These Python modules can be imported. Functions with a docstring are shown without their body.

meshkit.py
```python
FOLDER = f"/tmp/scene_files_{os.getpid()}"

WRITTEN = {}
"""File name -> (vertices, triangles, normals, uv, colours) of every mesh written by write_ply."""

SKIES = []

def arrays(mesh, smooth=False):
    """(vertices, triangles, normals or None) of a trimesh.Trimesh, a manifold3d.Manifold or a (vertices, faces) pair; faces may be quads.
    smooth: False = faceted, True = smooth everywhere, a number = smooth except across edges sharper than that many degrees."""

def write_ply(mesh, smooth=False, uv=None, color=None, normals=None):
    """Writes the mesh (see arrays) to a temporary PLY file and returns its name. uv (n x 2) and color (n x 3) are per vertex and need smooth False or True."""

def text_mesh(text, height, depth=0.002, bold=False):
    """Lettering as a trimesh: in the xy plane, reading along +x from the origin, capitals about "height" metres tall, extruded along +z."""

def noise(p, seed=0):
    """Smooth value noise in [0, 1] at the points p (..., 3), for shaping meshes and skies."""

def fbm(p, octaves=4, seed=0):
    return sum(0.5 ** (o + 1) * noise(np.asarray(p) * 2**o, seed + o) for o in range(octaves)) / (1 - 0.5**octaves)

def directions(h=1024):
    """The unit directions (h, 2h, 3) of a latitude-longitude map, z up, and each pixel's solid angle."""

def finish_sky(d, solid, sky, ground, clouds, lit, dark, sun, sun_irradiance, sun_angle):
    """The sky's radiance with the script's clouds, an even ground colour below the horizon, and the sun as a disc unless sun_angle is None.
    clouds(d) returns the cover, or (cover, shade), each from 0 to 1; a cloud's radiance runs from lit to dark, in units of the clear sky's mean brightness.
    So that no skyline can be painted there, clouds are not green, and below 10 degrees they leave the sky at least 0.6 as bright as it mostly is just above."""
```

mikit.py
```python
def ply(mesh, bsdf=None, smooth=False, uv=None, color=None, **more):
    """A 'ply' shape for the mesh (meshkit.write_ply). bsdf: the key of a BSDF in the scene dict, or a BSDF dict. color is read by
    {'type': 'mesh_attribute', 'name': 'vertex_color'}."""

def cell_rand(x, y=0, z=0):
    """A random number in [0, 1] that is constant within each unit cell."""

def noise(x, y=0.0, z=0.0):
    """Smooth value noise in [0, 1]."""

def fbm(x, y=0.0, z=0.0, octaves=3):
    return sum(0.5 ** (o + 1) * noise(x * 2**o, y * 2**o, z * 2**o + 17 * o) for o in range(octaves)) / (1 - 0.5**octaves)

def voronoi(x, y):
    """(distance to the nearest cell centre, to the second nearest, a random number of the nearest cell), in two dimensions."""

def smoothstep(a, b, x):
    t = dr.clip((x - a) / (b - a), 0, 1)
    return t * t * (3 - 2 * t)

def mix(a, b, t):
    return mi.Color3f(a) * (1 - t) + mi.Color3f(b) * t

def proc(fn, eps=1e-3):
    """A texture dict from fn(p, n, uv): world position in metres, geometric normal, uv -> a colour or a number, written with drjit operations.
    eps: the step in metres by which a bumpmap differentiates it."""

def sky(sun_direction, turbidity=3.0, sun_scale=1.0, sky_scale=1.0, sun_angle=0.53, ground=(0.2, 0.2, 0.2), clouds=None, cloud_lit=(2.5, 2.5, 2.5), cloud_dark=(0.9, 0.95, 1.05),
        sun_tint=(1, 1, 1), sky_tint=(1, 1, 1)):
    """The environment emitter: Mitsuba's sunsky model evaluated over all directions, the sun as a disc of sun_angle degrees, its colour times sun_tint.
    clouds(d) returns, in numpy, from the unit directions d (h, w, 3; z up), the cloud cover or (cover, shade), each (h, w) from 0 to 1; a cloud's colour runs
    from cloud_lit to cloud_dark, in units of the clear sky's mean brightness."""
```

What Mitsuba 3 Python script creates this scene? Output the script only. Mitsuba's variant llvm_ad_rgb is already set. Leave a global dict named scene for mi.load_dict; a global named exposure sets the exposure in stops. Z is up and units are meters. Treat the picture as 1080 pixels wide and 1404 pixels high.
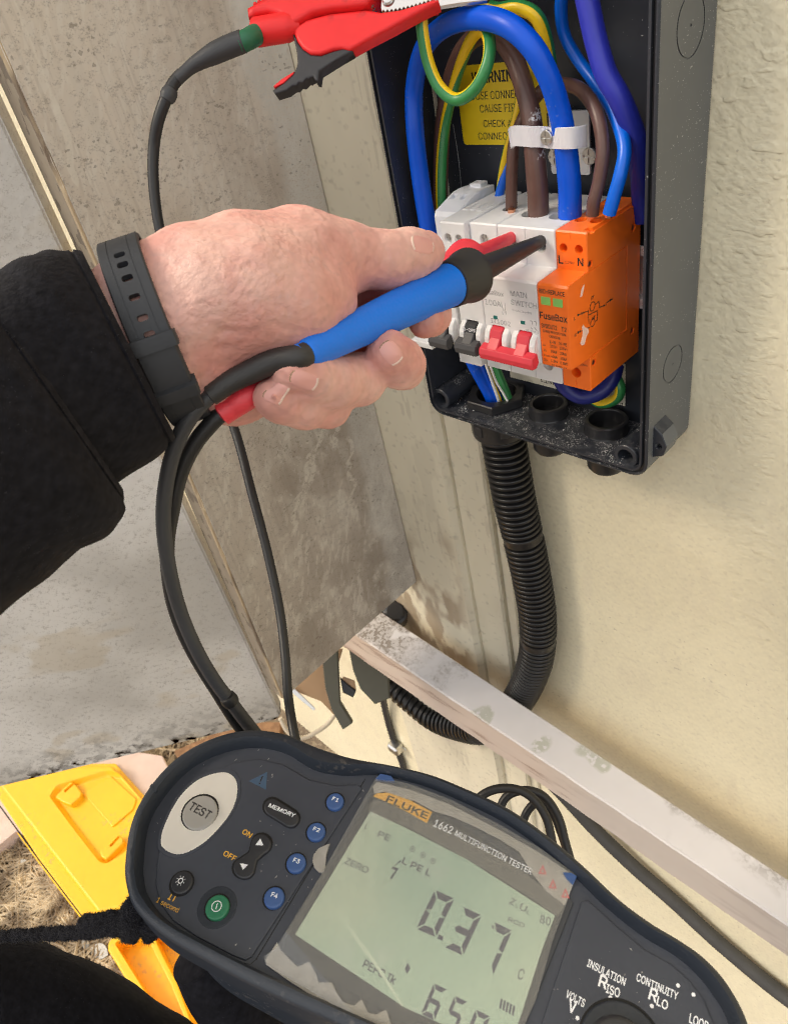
import math, numpy as np, trimesh, mitsuba as mi, drjit as dr, manifold3d as m3, mikit, meshkit
import shapely.geometry as sg
from mikit import noise, fbm, voronoi, cell_rand, smoothstep, mix, proc

# ------------------------------------------------------------------ camera, sky, exposure
# world: millimetres while building (x along the wall, y into the wall, z up), metres in the scene
RC = np.array([[0.70365365, 0.68513514, -0.1883119], [0.32345422, -0.54483669, -0.77364743], [-0.63265228, 0.48346956, -0.60498618]])
CAM = np.array([212.94720846, -282.00011708, 164.20385738])
FPX = 991.5035731
scene, labels = {}, {}
_c, _t = CAM / 1000, (CAM + 300 * RC[2]) / 1000
scene['camera'] = {'type': 'thinlens', 'fov': 2 * math.degrees(math.atan(540 / FPX)), 'fov_axis': 'x', 'near_clip': 0.01, 'far_clip': 200.0,
                   'aperture_radius': 0.0005, 'focus_distance': 0.37,
                   'to_world': mi.ScalarTransform4f().look_at(origin=_c.tolist(), target=_t.tolist(), up=(-RC[1]).tolist())}
scene['sky'] = mikit.sky((-0.62, -0.72, 0.85), turbidity=3, sun_scale=0.26, sun_angle=20, clouds=lambda d: 1.0, sun_tint=(0.96, 1.0, 1.07))
exposure = 2.62

# ------------------------------------------------------------------ helpers
def ray(px, py): return RC.T @ np.array([(px - 540) / FPX, (py - 702) / FPX, 1.0])
def at_d(px, py, D): return CAM + D * ray(px, py)
def at_ax(px, py, ax, v):
    r = ray(px, py); return CAM + (v - CAM[ax]) / r[ax] * r
def at_y(px, py, Y): return at_ax(px, py, 1, Y)
def at_x(px, py, X): return at_ax(px, py, 0, X)
def at_z(px, py, Z): return at_ax(px, py, 2, Z)
def at_pl(px, py, O, N):
    r = ray(px, py); return CAM + ((O - CAM) @ N) / (r @ N) * r
def unit(v): v = np.asarray(v, float); return v / np.linalg.norm(v)
EX, EY, EZ = np.eye(3)

def key_for(k):
    if k not in scene and k not in labels: return k
    i = 1
    while f'{k}_{i:03d}' in scene or f'{k}_{i:03d}' in labels: i += 1
    return f'{k}_{i:03d}'
def tm(m):
    if hasattr(m, 'to_mesh'):
        q = m.to_mesh(); return trimesh.Trimesh(np.array(q.vert_properties[:, :3], float), np.array(q.tri_verts), process=False)
    if isinstance(m, (tuple, list)) and isinstance(m[0], np.ndarray): return trimesh.Trimesh(m[0], m[1], process=False)
    if isinstance(m, (tuple, list)): return trimesh.util.concatenate([tm(x) for x in m])
    return m
def man(m):
    m = tm(m)
    return m3.Manifold(m3.Mesh(np.asarray(m.vertices, np.float32), np.asarray(m.faces, np.uint32)))
def add(key, mesh, mat, smooth=30, uv=None, color=None, label=None):
    mesh = tm(mesh); k = key_for(key)
    mm = trimesh.Trimesh(np.asarray(mesh.vertices) / 1000.0, mesh.faces, process=False)
    scene[k] = mikit.ply(mm, mat, smooth=smooth, uv=uv, color=color)
    if label: labels[k] = {'label': label}
    return k
def tag(k, label=None, cat=None, group=None, kind=None):
    d = labels.setdefault(k, {})
    if label: d['label'] = label
    if cat: d['category'] = cat
    if group: d['group'] = group
    if kind: d['kind'] = kind
    return k
def thing(name, label, cat, group=None): return tag(key_for(name), label, cat, group)

def frame(mesh, O, U, V, W):
    mesh = tm(mesh); v = np.asarray(mesh.vertices)
    nv = np.asarray(O) + v[:, :1] * U + v[:, 1:2] * V + v[:, 2:3] * W
    f = np.asarray(mesh.faces)
    if np.dot(np.cross(U, V), W) < 0: f = f[:, ::-1]
    return trimesh.Trimesh(nv, f, process=False)
def ccw(p):
    p = np.asarray(p, float)
    a = np.sum(p[:, 0] * np.roll(p[:, 1], -1) - np.roll(p[:, 0], -1) * p[:, 1])
    return p if a > 0 else p[::-1]
def inset(p, d):
    e = np.roll(p, -1, 0) - p; e /= np.linalg.norm(e, axis=1, keepdims=True) + 1e-12
    n = np.stack([-e[:, 1], e[:, 0]], 1); n0 = np.roll(n, 1, 0)
    b = n + n0; b /= np.maximum((b * n).sum(1, keepdims=True), 0.25)
    return p + b * d
def loft(rings, cap0=True, cap1=True, closed=True):
    """rings: list of (n,3) arrays -> mesh"""
    n = len(rings[0]); V = np.vstack(rings); F = []
    i = np.arange(n); j = (i + 1) % n
    for k in range(len(rings) - 1):
        a, b = k * n, (k + 1) * n
        F.append(np.stack([a + i, a + j, b + j], 1)); F.append(np.stack([a + i, b + j, b + i], 1))
    for on, k, rev in ((cap0, 0, True), (cap1, len(rings) - 1, False)):
        if on:
            r = rings[k]; c = r.mean(0); u = unit(r[0] - c)
            nn = np.zeros(3)
            for q in range(n): nn += np.cross(r[q] - c, r[(q + 1) % n] - c)
            nn = unit(nn); w = np.cross(nn, u)
            p2 = np.stack([(r - c) @ u, (r - c) @ w], 1)
            import mapbox_earcut as ec
            t = np.array(ec.triangulate_float64(p2, np.array([n], np.uint32))).reshape(-1, 3)
            q = p2[t]; ar = (q[:, 1, 0] - q[:, 0, 0]) * (q[:, 2, 1] - q[:, 0, 1]) - (q[:, 2, 0] - q[:, 0, 0]) * (q[:, 1, 1] - q[:, 0, 1])
            t = np.where((ar < 0)[:, None], t[:, ::-1], t)
            F.append((t[:, ::-1] if rev else t) + k * n)
    return trimesh.Trimesh(V, np.vstack(F), process=False)
def prism(pts, c0, c1, bevel=0.0, steps=1, both=True):
    """polygon in (a,b), extruded along c from c0 to c1 with rounded or chamfered rims"""
    p = ccw(pts); R = []
    def ring(d, c): q = inset(p, d) if d else p; R.append(np.column_stack([q, np.full(len(q), c)]))
    if bevel:
        an = [math.pi / 2 * k / steps for k in range(steps + 1)]
        if both:
            for a in an: ring(bevel * (1 - math.sin(a)), c0 + bevel * (1 - math.cos(a)))
        else: ring(0, c0)
        for a in an[::-1]: ring(bevel * (1 - math.sin(a)), c1 - bevel * (1 - math.cos(a)))
    else: ring(0, c0); ring(0, c1)
    return loft(R)
def rrect(x0, x1, y0, y1, r, n=5):
    P = []
    for cx, cy, a in ((x1 - r, y1 - r, 0), (x0 + r, y1 - r, 90), (x0 + r, y0 + r, 180), (x1 - r, y0 + r, 270)):
        for k in range(n + 1):
            t = math.radians(a + 90 * k / n); P.append((cx + r * math.cos(t), cy + r * math.sin(t)))
    return np.array(P)
def circ(cx, cy, r, n=32, r2=None):
    t = np.arange(n) * 2 * math.pi / n
    return np.stack([cx + r * np.cos(t), cy + (r2 or r) * np.sin(t)], 1)
def cbox(x0, x1, y0, y1, z0, z1, b=0.4):
    P = []
    for s in range(3):
        d = [b, b, b]; d[s] = 0
        for x in (x0 + d[0], x1 - d[0]):
            for y in (y0 + d[1], y1 - d[1]):
                for z in (z0 + d[2], z1 - d[2]): P.append((x, y, z))
    return tm(m3.Manifold.hull_points(np.array(P, np.float32)))
def wallf(mesh, y=0.0): return frame(mesh, [0, y, 0], EX, EZ, -EY)   # (x, z, towards the viewer)
def catmull(P, n=12):
    P = np.asarray(P, float); Q = np.vstack([2 * P[0] - P[1], P, 2 * P[-1] - P[-2]]); out = []
    for i in range(1, len(Q) - 2):
        t = np.linspace(0, 1, n, endpoint=False)[:, None]; a, b, c, d = Q[i - 1:i + 3]
        out.append(0.5 * (2 * b + (c - a) * t + (2 * a - 5 * b + 4 * c - d) * t**2 + (3 * b - a - 3 * c + d) * t**3))
    return np.vstack(out + [P[-1:]])
def resample(P, step):
    s = np.r_[0, np.cumsum(np.linalg.norm(np.diff(P, axis=0), axis=1))]; n = max(2, int(s[-1] / step) + 1); t = np.linspace(0, s[-1], n)
    return np.stack([np.interp(t, s, P[:, k]) for k in range(3)], 1)
def frames(P, hint=None):
    T = np.gradient(P, axis=0); T /= np.linalg.norm(T, axis=1, keepdims=True) + 1e-12
    a = np.array(hint if hint is not None else (RC[2]), float); a -= T[0] * (a @ T[0]); a = unit(a); A = []
    for t in T:
        a = a - t * (a @ t); a = unit(a); A.append(a)
    A = np.array(A); return T, A, np.cross(T, A)
def tube(P, r, sides=20, step=1.6, smooth_in=True, hint=None, twist=None, flat=None, caps=True, tip=True):
    """swept tube with uv (angle, metres); r scalar or list along the path"""
    P = np.asarray(P, float)
    if smooth_in: P = catmull(P)
    P = resample(P, step); n = len(P)
    rr = np.interp(np.linspace(0, 1, n), np.linspace(0, 1, len(np.atleast_1d(r))), np.atleast_1d(r)) if np.ndim(r) else np.full(n, float(r))
    T, A, B = frames(P, hint); L = np.r_[0, np.cumsum(np.linalg.norm(np.diff(P, axis=0), axis=1))]
    th = np.linspace(0, 2 * math.pi, sides + 1)
    fa, fb = flat or (1, 1); tw_ = np.interp(np.linspace(0, 1, n), np.linspace(0, 1, len(twist)), twist) if twist else np.zeros(n)
    V = P[:, None] + rr[:, None, None] * (fa * np.cos(th)[None, :, None] * A[:, None] + fb * np.sin(th)[None, :, None] * B[:, None])
    uv = np.stack(np.broadcast_arrays(th[None] / (2 * math.pi) + tw_[:, None], L[:, None] / 1000), -1)
    m = sides + 1; i, j = np.meshgrid(np.arange(n - 1), np.arange(sides), indexing='ij'); q = (i * m + j).ravel()
    F = np.vstack([np.stack([q, q + 1, q + m + 1], 1), np.stack([q, q + m + 1, q + m], 1)])
    V, uv = V.reshape(-1, 3), uv.reshape(-1, 2)
    if caps:
        for k, rev in ((0, True), (n - 1, False)):
            c = len(V); ids = np.arange(k * m, k * m + m)
            V = np.vstack([V, V[ids], P[k:k + 1] + (T[k] * rr[k] * (0.35 if not rev else -0.35) if tip else 0)]); uv = np.vstack([uv, uv[ids], uv[ids[:1]]])
            e = np.stack([c + np.arange(sides), c + 1 + np.arange(sides), np.full(sides, c + m)], 1); F = np.vstack([F, e[:, ::-1] if rev else e])
    return trimesh.Trimesh(V, F, process=False), uv
def addtube(key, P, r, mat, label=None, **k):
    m, uv = tube(P, r, **k); return add(key, m, mat, smooth=True, uv=uv, label=label)
def revolve(prof, O, axis, n=40, hint=None):
    """prof: list of (radius, along)"""
    T = unit(axis); h = np.array(hint if hint is not None else ((0.3, 0.5, 0.81)), float); A = unit(h - T * (h @ T)); B = np.cross(T, A)
    th = np.arange(n) * 2 * math.pi / n
    R = [np.asarray(O) + T * z + max(r, 1e-3) * (np.cos(th)[:, None] * A + np.sin(th)[:, None] * B) for r, z in prof]
    return loft(R)
def text(s, h, O, U, V, depth=0.12, width=None, bold=False, center=False):
    m = meshkit.text_mesh(s, h, depth, bold)
    x0, x1 = m.vertices[:, 0].min(), m.vertices[:, 0].max(); sx = 1.0
    if width: sx = width / (x1 - x0)
    v = np.array(m.vertices); v[:, 0] = (v[:, 0] - x0) * sx - (0.5 * (x1 - x0) * sx if center else 0)
    m = trimesh.Trimesh(v, m.faces, process=False)
    U = unit(U); W = unit(np.cross(U, V)); V = unit(V)
    return frame(m, O, U, V, W)

# ------------------------------------------------------------------ materials
def rgb(c): return {'type': 'rgb', 'value': list(map(float, c))}
def mat(name, color, rough=0.5, bump=None, bscale=None, eps=2e-4, **k):
    b = {'type': 'principled', 'base_color': color if isinstance(color, dict) else rgb(color), 'roughness': rough if isinstance(rough, dict) else float(rough), **k}
    if bump is not None: b = {'type': 'bumpmap', 'arbitrary': proc(bump, eps=eps), 'scale': 1.0, 'nested': b}
    scene[name] = {'type': 'twosided', 'bsdf': b}
    return name
def n3(p, f, o=3, s=(1, 1, 1)): return fbm(p.x * f * s[0] + 31.7, p.y * f * s[1] + 11.3, p.z * f * s[2] + 5.1, o)

def f_wall(p, n, uv):
    a = n3(p, 14, 3); b = n3(p, 90, 2, (1, 1, 0.25)); c = n3(p, 700, 1)
    col = mix((0.70, 0.64, 0.465), (0.73, 0.67, 0.49), smoothstep(0.3, 0.7, a))
    col = mix(col, (0.64, 0.575, 0.435), 0.35 * smoothstep(0.5, 0.8, b)) * (0.93 + 0.14 * n3(p, 480, 2, (1, 1, 0.7)))
    col = mix(col, (0.56, 0.50, 0.37), 0.30 * smoothstep(0.60, 0.75, n3(p, 330, 2)))
    return mix(col, (0.34, 0.29, 0.2), 0.45 * smoothstep(0.80, 0.88, n3(p, 260, 2)) * smoothstep(0.5, 0.65, n3(p, 20, 2)))
def b_wall(p, n, uv): return 0.0005 * n3(p, 240, 2, (1, 1, 0.6)) + 0.00045 * n3(p, 520, 2) + 0.0003 * smoothstep(0.66, 0.74, n3(p, 120, 2, (1, 1, 1.6)))
mat('paint_render', proc(f_wall), 0.62, b_wall)
def f_trim(p, n, uv):
    a = n3(p, 25, 3, (1, 1, 0.3)); low = smoothstep(-0.24, -0.34, p.z + 0.12 * (n3(p, 22, 3) - 0.5)) * smoothstep(-0.52, -0.46, p.z) * smoothstep(-0.150, -0.178, p.x)
    col = mix((0.60, 0.555, 0.435), (0.68, 0.63, 0.49), smoothstep(0.3, 0.7, a))
    wood = mix((0.30, 0.23, 0.15), (0.47, 0.40, 0.30), n3(p, 60, 3, (1, 1, 0.12)))
    col = mix(col, wood, low * smoothstep(0.42, 0.56, n3(p, 55, 3, (1, 1, 0.4))))
    peel = smoothstep(0.60, 0.66, n3(p, 48, 4, (1, 1, 0.35))) * smoothstep(0.5, 0.62, n3(p, 9, 2))
    col = mix(col, (0.45, 0.41, 0.32), 0.25 * peel)
    crack = smoothstep(0.66, 0.70, n3(p, 300, 2, (1, 1, 0.10))) * smoothstep(0.50, 0.60, n3(p, 30, 2, (1, 1, 0.4)))
    col = mix(col, (0.30, 0.26, 0.19), 0.22 * crack)
    return mix(col, (0.3, 0.27, 0.2), 0.35 * smoothstep(0.6, 0.85, n3(p, 200, 2)))
def b_trim(p, n, uv): return 0.0011 * n3(p, 70, 4, (1, 1, 0.2)) + 0.0003 * n3(p, 420, 2)
mat('trim_paint', proc(f_trim), 0.6, b_trim)
def f_board(p, n, uv):
    q = p.x * 0.7 + p.y
    a = fbm(q * 16 + 3, p.z * 9, p.x * 9, 4); b = fbm(q * 70, p.z * 45, p.x * 60 + 9, 3); c = n3(p, 1300, 2); d = n3(p, 330, 2)
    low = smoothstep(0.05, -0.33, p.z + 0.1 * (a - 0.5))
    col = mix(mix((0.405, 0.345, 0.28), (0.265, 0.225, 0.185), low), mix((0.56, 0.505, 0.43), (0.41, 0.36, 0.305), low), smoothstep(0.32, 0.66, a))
    col = mix(col, (0.55, 0.51, 0.44), 0.5 * smoothstep(0.48, 0.70, b))
    gr = fbm(q * 420, p.z * 22, 7, 2); col = col * (0.95 + 0.10 * gr)
    hz = fbm(q * 300 - p.z * 120, p.z * 90, 3, 2); col = mix(col, (0.60, 0.56, 0.49), 0.5 * smoothstep(0.60, 0.70, hz) * smoothstep(0.4, 0.6, a))
    h2 = fbm(q * 40 + p.z * 260, q * 330 - p.z * 20, 5, 2); col = mix(col, (0.57, 0.53, 0.46), 0.45 * smoothstep(0.66, 0.72, h2) * smoothstep(0.45, 0.6, b)); h3 = fbm(q * 500 + 3, p.z * 16, 6, 2); col = mix(col, (0.23, 0.19, 0.15), 0.14 * smoothstep(0.60, 0.74, h3))
    col = mix(col, (0.19, 0.16, 0.13), 0.42 * smoothstep(0.50, 0.74, c * 0.55 + d * 0.45))
    # dried drips and one long scrape, in the board's own y and z
    w = 0.010 * (fbm(p.z * 60, 3, 7, 3) - 0.5) + 0.006 * (fbm(p.z * 200, 1, 2, 2) - 0.5)
    def drip(y0, z0, y1, z1, hw):
        t = dr.clip((p.z - z0) / (z1 - z0), 0, 1); y = y0 + (y1 - y0) * t
        return (1 - smoothstep(hw * 0.4, hw, dr.abs(p.y - y + w))) * smoothstep(0, 0.08, (p.z - z0) / (z1 - z0)) * (1 - smoothstep(0.8, 1, (p.z - z0) / (z1 - z0)))
    m = dr.maximum(dr.maximum(drip(0.015, -0.115, -0.050, -0.205, 0.0045), drip(0.022, -0.120, 0.012, -0.160, 0.005)), dr.maximum(drip(-0.008, -0.140, -0.068, -0.215, 0.004), drip(0.030, -0.15, 0.004, -0.24, 0.003)))
    m = m * smoothstep(0.40, 0.50, d * 0.5 + c * 0.5)
    m = dr.maximum(m, 1 - smoothstep(0.0016, 0.0026, dr.abs(p.y - (-0.1005 - 0.007 * smoothstep(0.14, 0.09, p.z)) + 0.3 * w) + 0.0016 * smoothstep(0.132, 0.14, p.z) + 0.003 * smoothstep(0.098, 0.09, p.z)))
    col = mix(col, (0.60, 0.56, 0.48), 0.62 * m)
    e = p.y + 0.020 * (fbm(p.z * 24, 3, 1, 3) - 0.5)
    col = mix(col, mix((0.46, 0.445, 0.40), (0.64, 0.62, 0.57), b), (0.85 - 0.35 * low) * smoothstep(0.022, 0.034, e) * smoothstep(0.25, 0.5, c))
    return mix(col, (0.15, 0.125, 0.10), 0.5 * smoothstep(0.66, 0.72, n3(p, 420, 2)) * smoothstep(0.5, 0.65, n3(p, 45, 2)))
def b_board(p, n, uv): return 0.0006 * n3(p, 300, 3) + 0.0005 * fbm((p.x + p.y) * 90, p.z * 20, 1, 3)
mat('weathered_board', proc(f_board), 0.7, b_board)
ZDOOR = float(at_x(386, 984, -249.0)[2]) / 1000
def f_board2(p, n, uv):
    q = p.x + p.y
    a = n3(p, 10, 4); b = n3(p, 70, 3); c = n3(p, 1300, 2); d = n3(p, 330, 2)
    col = mix((0.46, 0.44, 0.405), (0.63, 0.61, 0.575), smoothstep(0.32, 0.66, a))
    col = mix(col, (0.30, 0.275, 0.24), 0.6 * smoothstep(0.52, 0.74, c * 0.5 + d * 0.5))
    col = mix(col, (0.47, 0.40, 0.29), 0.45 * smoothstep(0.62, 0.72, fbm(q * 14 + 5, p.z * 30, 2, 3)))
    dirt = smoothstep(ZDOOR + 0.05, ZDOOR - 0.005, p.z + 0.05 * (b - 0.5)) * 0.5 + smoothstep(ZDOOR + 0.012, ZDOOR, p.z + 0.02 * (n3(p, 160, 2) - 0.5)) * 0.9 * smoothstep(0.42, 0.56, n3(p, 45, 2))
    return mix(col, (0.055, 0.045, 0.035), dirt * smoothstep(0.4, 0.6, n3(p, 150, 3)))
mat('pale_board', proc(f_board2), 0.72, b_board)
def f_edge(p, n, uv):
    a = n3(p, 120, 3, (1, 1, 0.06)); b = n3(p, 30, 3, (1, 1, 0.5))
    col = mix((0.30, 0.23, 0.15), (0.50, 0.39, 0.25), a)
    return mix(col, (0.12, 0.09, 0.07), 0.8 * smoothstep(0.56, 0.66, b))
mat('raw_edge', proc(f_edge), 0.75)
mat('end_grain', proc(lambda p, n, uv: mix(mix((0.20, 0.165, 0.125), (0.34, 0.285, 0.215), n3(p, 90, 3, (1, 1, 0.2))), (0.10, 0.08, 0.06), 0.6 * smoothstep(0.6, 0.7, n3(p, 260, 2, (1, 1, 0.4))))), 0.8)
def f_plank(p, n, uv):
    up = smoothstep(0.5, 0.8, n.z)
    a = n3(p, 18, 4); b = n3(p, 70, 4); c = n3(p, 300, 3)
    white = mix((0.60, 0.585, 0.60), (0.68, 0.66, 0.665), a)
    grime = 0.8 * smoothstep(0.50, 0.70, n3(p, 15, 3)) * smoothstep(0.40, 0.68, b)
    grime = dr.maximum(grime, smoothstep(-0.165, -0.235, p.x + 0.09 * (b - 0.5)) * smoothstep(0.30, 0.5, b))
    white = mix(white, (0.22, 0.19, 0.165), grime * (0.42 + 0.50 * smoothstep(0.42, 0.60, n3(p, 420, 3))))
    white = mix(white, (0.40, 0.41, 0.34), 0.75 * smoothstep(0.62, 0.66, n3(p, 26, 3, (1.0, 0.6, 1))) * smoothstep(0.3, 0.5, c) * smoothstep(-0.14, -0.10, p.x))
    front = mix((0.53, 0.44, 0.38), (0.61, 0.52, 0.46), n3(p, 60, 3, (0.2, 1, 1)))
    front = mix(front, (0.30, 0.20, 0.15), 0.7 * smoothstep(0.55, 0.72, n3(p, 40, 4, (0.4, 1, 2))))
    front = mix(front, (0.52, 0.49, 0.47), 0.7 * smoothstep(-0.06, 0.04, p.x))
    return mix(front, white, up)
mat('white_plank', proc(f_plank), 0.55, lambda p, n, uv: 0.0004 * n3(p, 200, 3, (0.3, 1, 1)))
def f_box(p, n, uv):
    dust = 0.75 * smoothstep(0.72, 0.82, n3(p, 2100, 1)) * smoothstep(0.40, 0.66, n3(p, 130, 2)) * smoothstep(0.55, 0.9, n.z) + 0.6 * smoothstep(0.90, 0.93, n3(p, 1500, 1)) * smoothstep(0.5, 0.6, n3(p, 60, 2)) * smoothstep(-0.3, 0.3, -n.y) + 0.04 * smoothstep(0.55, 0.9, n.z) * smoothstep(0.4, 0.7, n3(p, 300, 3))
    return mix(mix((0.020, 0.023, 0.031), (0.030, 0.034, 0.043), n3(p, 30, 3)), (0.75, 0.74, 0.72), dr.clip(dust, 0, 1))
mat('dark_shell', proc(f_box), 0.36, lambda p, n, uv: 0.00008 * n3(p, 1500, 2), eps=1e-4)
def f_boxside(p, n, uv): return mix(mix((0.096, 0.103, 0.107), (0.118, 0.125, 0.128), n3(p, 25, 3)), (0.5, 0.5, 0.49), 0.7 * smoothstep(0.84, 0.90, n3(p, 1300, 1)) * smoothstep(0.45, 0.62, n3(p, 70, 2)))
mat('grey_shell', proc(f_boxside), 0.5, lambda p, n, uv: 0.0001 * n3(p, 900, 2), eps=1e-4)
def f_skin(p, n, uv):
    return mix((0.93, 0.95, 0.95), (1.05, 1.03, 1.02), n3(p, 160, 3))
def f_skinc(p, n, uv):
    a = n3(p, 70, 3); b = n3(p, 420, 3); c = n3(p, 22, 2)
    col = mix((0.66, 0.425, 0.335), (0.72, 0.51, 0.415), smoothstep(0.3, 0.7, a))
    col = mix(col, (0.58, 0.31, 0.25), 0.45 * smoothstep(0.55, 0.8, b))
    return mix(col, (0.63, 0.36, 0.31), 0.6 * smoothstep(0.45, 0.7, c))
def b_skin(p, n, uv): return 0.00050 * n3(p, 640, 3) + 0.00060 * n3(p, 230, 3, (1, 2, 1))
scene['skin'] = {'type': 'twosided', 'bsdf': {'type': 'bumpmap', 'arbitrary': proc(b_skin, eps=1.5e-4), 'scale': 1.0,
    'nested': {'type': 'principled', 'base_color': {'type': 'mesh_attribute', 'name': 'vertex_color'}, 'roughness': 0.46, 'specular': 0.45, 'flatness': 0.4, 'sheen': 0.15}}}
mat('nail', (0.60, 0.30, 0.26), 0.3, clearcoat=0.25)
mat('nail_tip', (0.63, 0.46, 0.385), 0.4)
mat('nail_dirt', (0.30, 0.19, 0.11), 0.7)
def f_fleece(p, n, uv):
    l = smoothstep(0.84, 0.92, n3(p, 1700, 1)) * smoothstep(0.48, 0.62, n3(p, 60, 2))
    return mix(mix((0.0045, 0.0045, 0.006), (0.016, 0.016, 0.021), n3(p, 420, 3)), (0.08, 0.08, 0.10), 0.25 * l)
mat('black_fleece', proc(f_fleece), 0.95, lambda p, n, uv: 0.0006 * n3(p, 800, 3), sheen=0.6, specular=0.1)
def f_rubber(p, n, uv): return mix(mix((0.031, 0.036, 0.050), (0.042, 0.048, 0.064), n3(p, 60, 3)), (0.34, 0.33, 0.31), 0.8 * smoothstep(0.915, 0.94, n3(p, 1100, 1)) * smoothstep(0.42, 0.58, n3(p, 80, 2)))
mat('tester_face', proc(f_rubber), 0.5, lambda p, n, uv: 0.00012 * n3(p, 1400, 2), eps=1e-4)
def f_rub2(p, n, uv): return mix(mix((0.013, 0.018, 0.027), (0.021, 0.026, 0.036), n3(p, 50, 3)), (0.15, 0.13, 0.11), 0.35 * smoothstep(0.58, 0.80, n3(p, 500, 3)) * smoothstep(0.5, 0.65, n3(p, 25, 2)))
mat('tester_rubber', proc(f_rub2), 0.42, lambda p, n, uv: 0.00008 * n3(p, 1200, 2), eps=1e-4)
def f_gy(p, n, uv):
    t = uv.x - dr.floor(uv.x)
    s = smoothstep(0.295, 0.31, t) * (1 - smoothstep(0.69, 0.705, t))
    return mix((0.03, 0.21, 0.06), (0.82, 0.55, 0.012), s)
mat('earth_insulation', proc(f_gy), 0.32)
mat('print_green', (0.012, 0.10, 0.03), 0.5)
mat('hair', (0.16, 0.09, 0.055), 0.5)
mat('fuzz', (0.016, 0.016, 0.02), 0.9)
mat('blue_insulation', proc(lambda p, n, uv: mix(mix((0.0, 0.068, 0.54), (0.0, 0.09, 0.65), n3(p, 60, 3)), (0.25, 0.33, 0.6), 0.3 * smoothstep(0.70, 0.78, n3(p, 700, 2)) * smoothstep(0.55, 0.7, n3(p, 60, 2)))), 0.36, specular=0.35)
mat('light_blue_insulation', (0.0, 0.12, 0.66), 0.3)
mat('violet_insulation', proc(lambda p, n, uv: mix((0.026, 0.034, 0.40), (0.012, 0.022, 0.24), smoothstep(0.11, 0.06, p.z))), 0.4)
mat('navy_insulation', (0.012, 0.018, 0.16), 0.4)
SP_ = [tuple(float(c) / 1000 for c in at_y(x, y, Y)) + (s,) for x, y, Y, s in ((737, 156, 35, .0042), (731, 160, 35, .003), (741, 213, 32, .003))]
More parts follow.
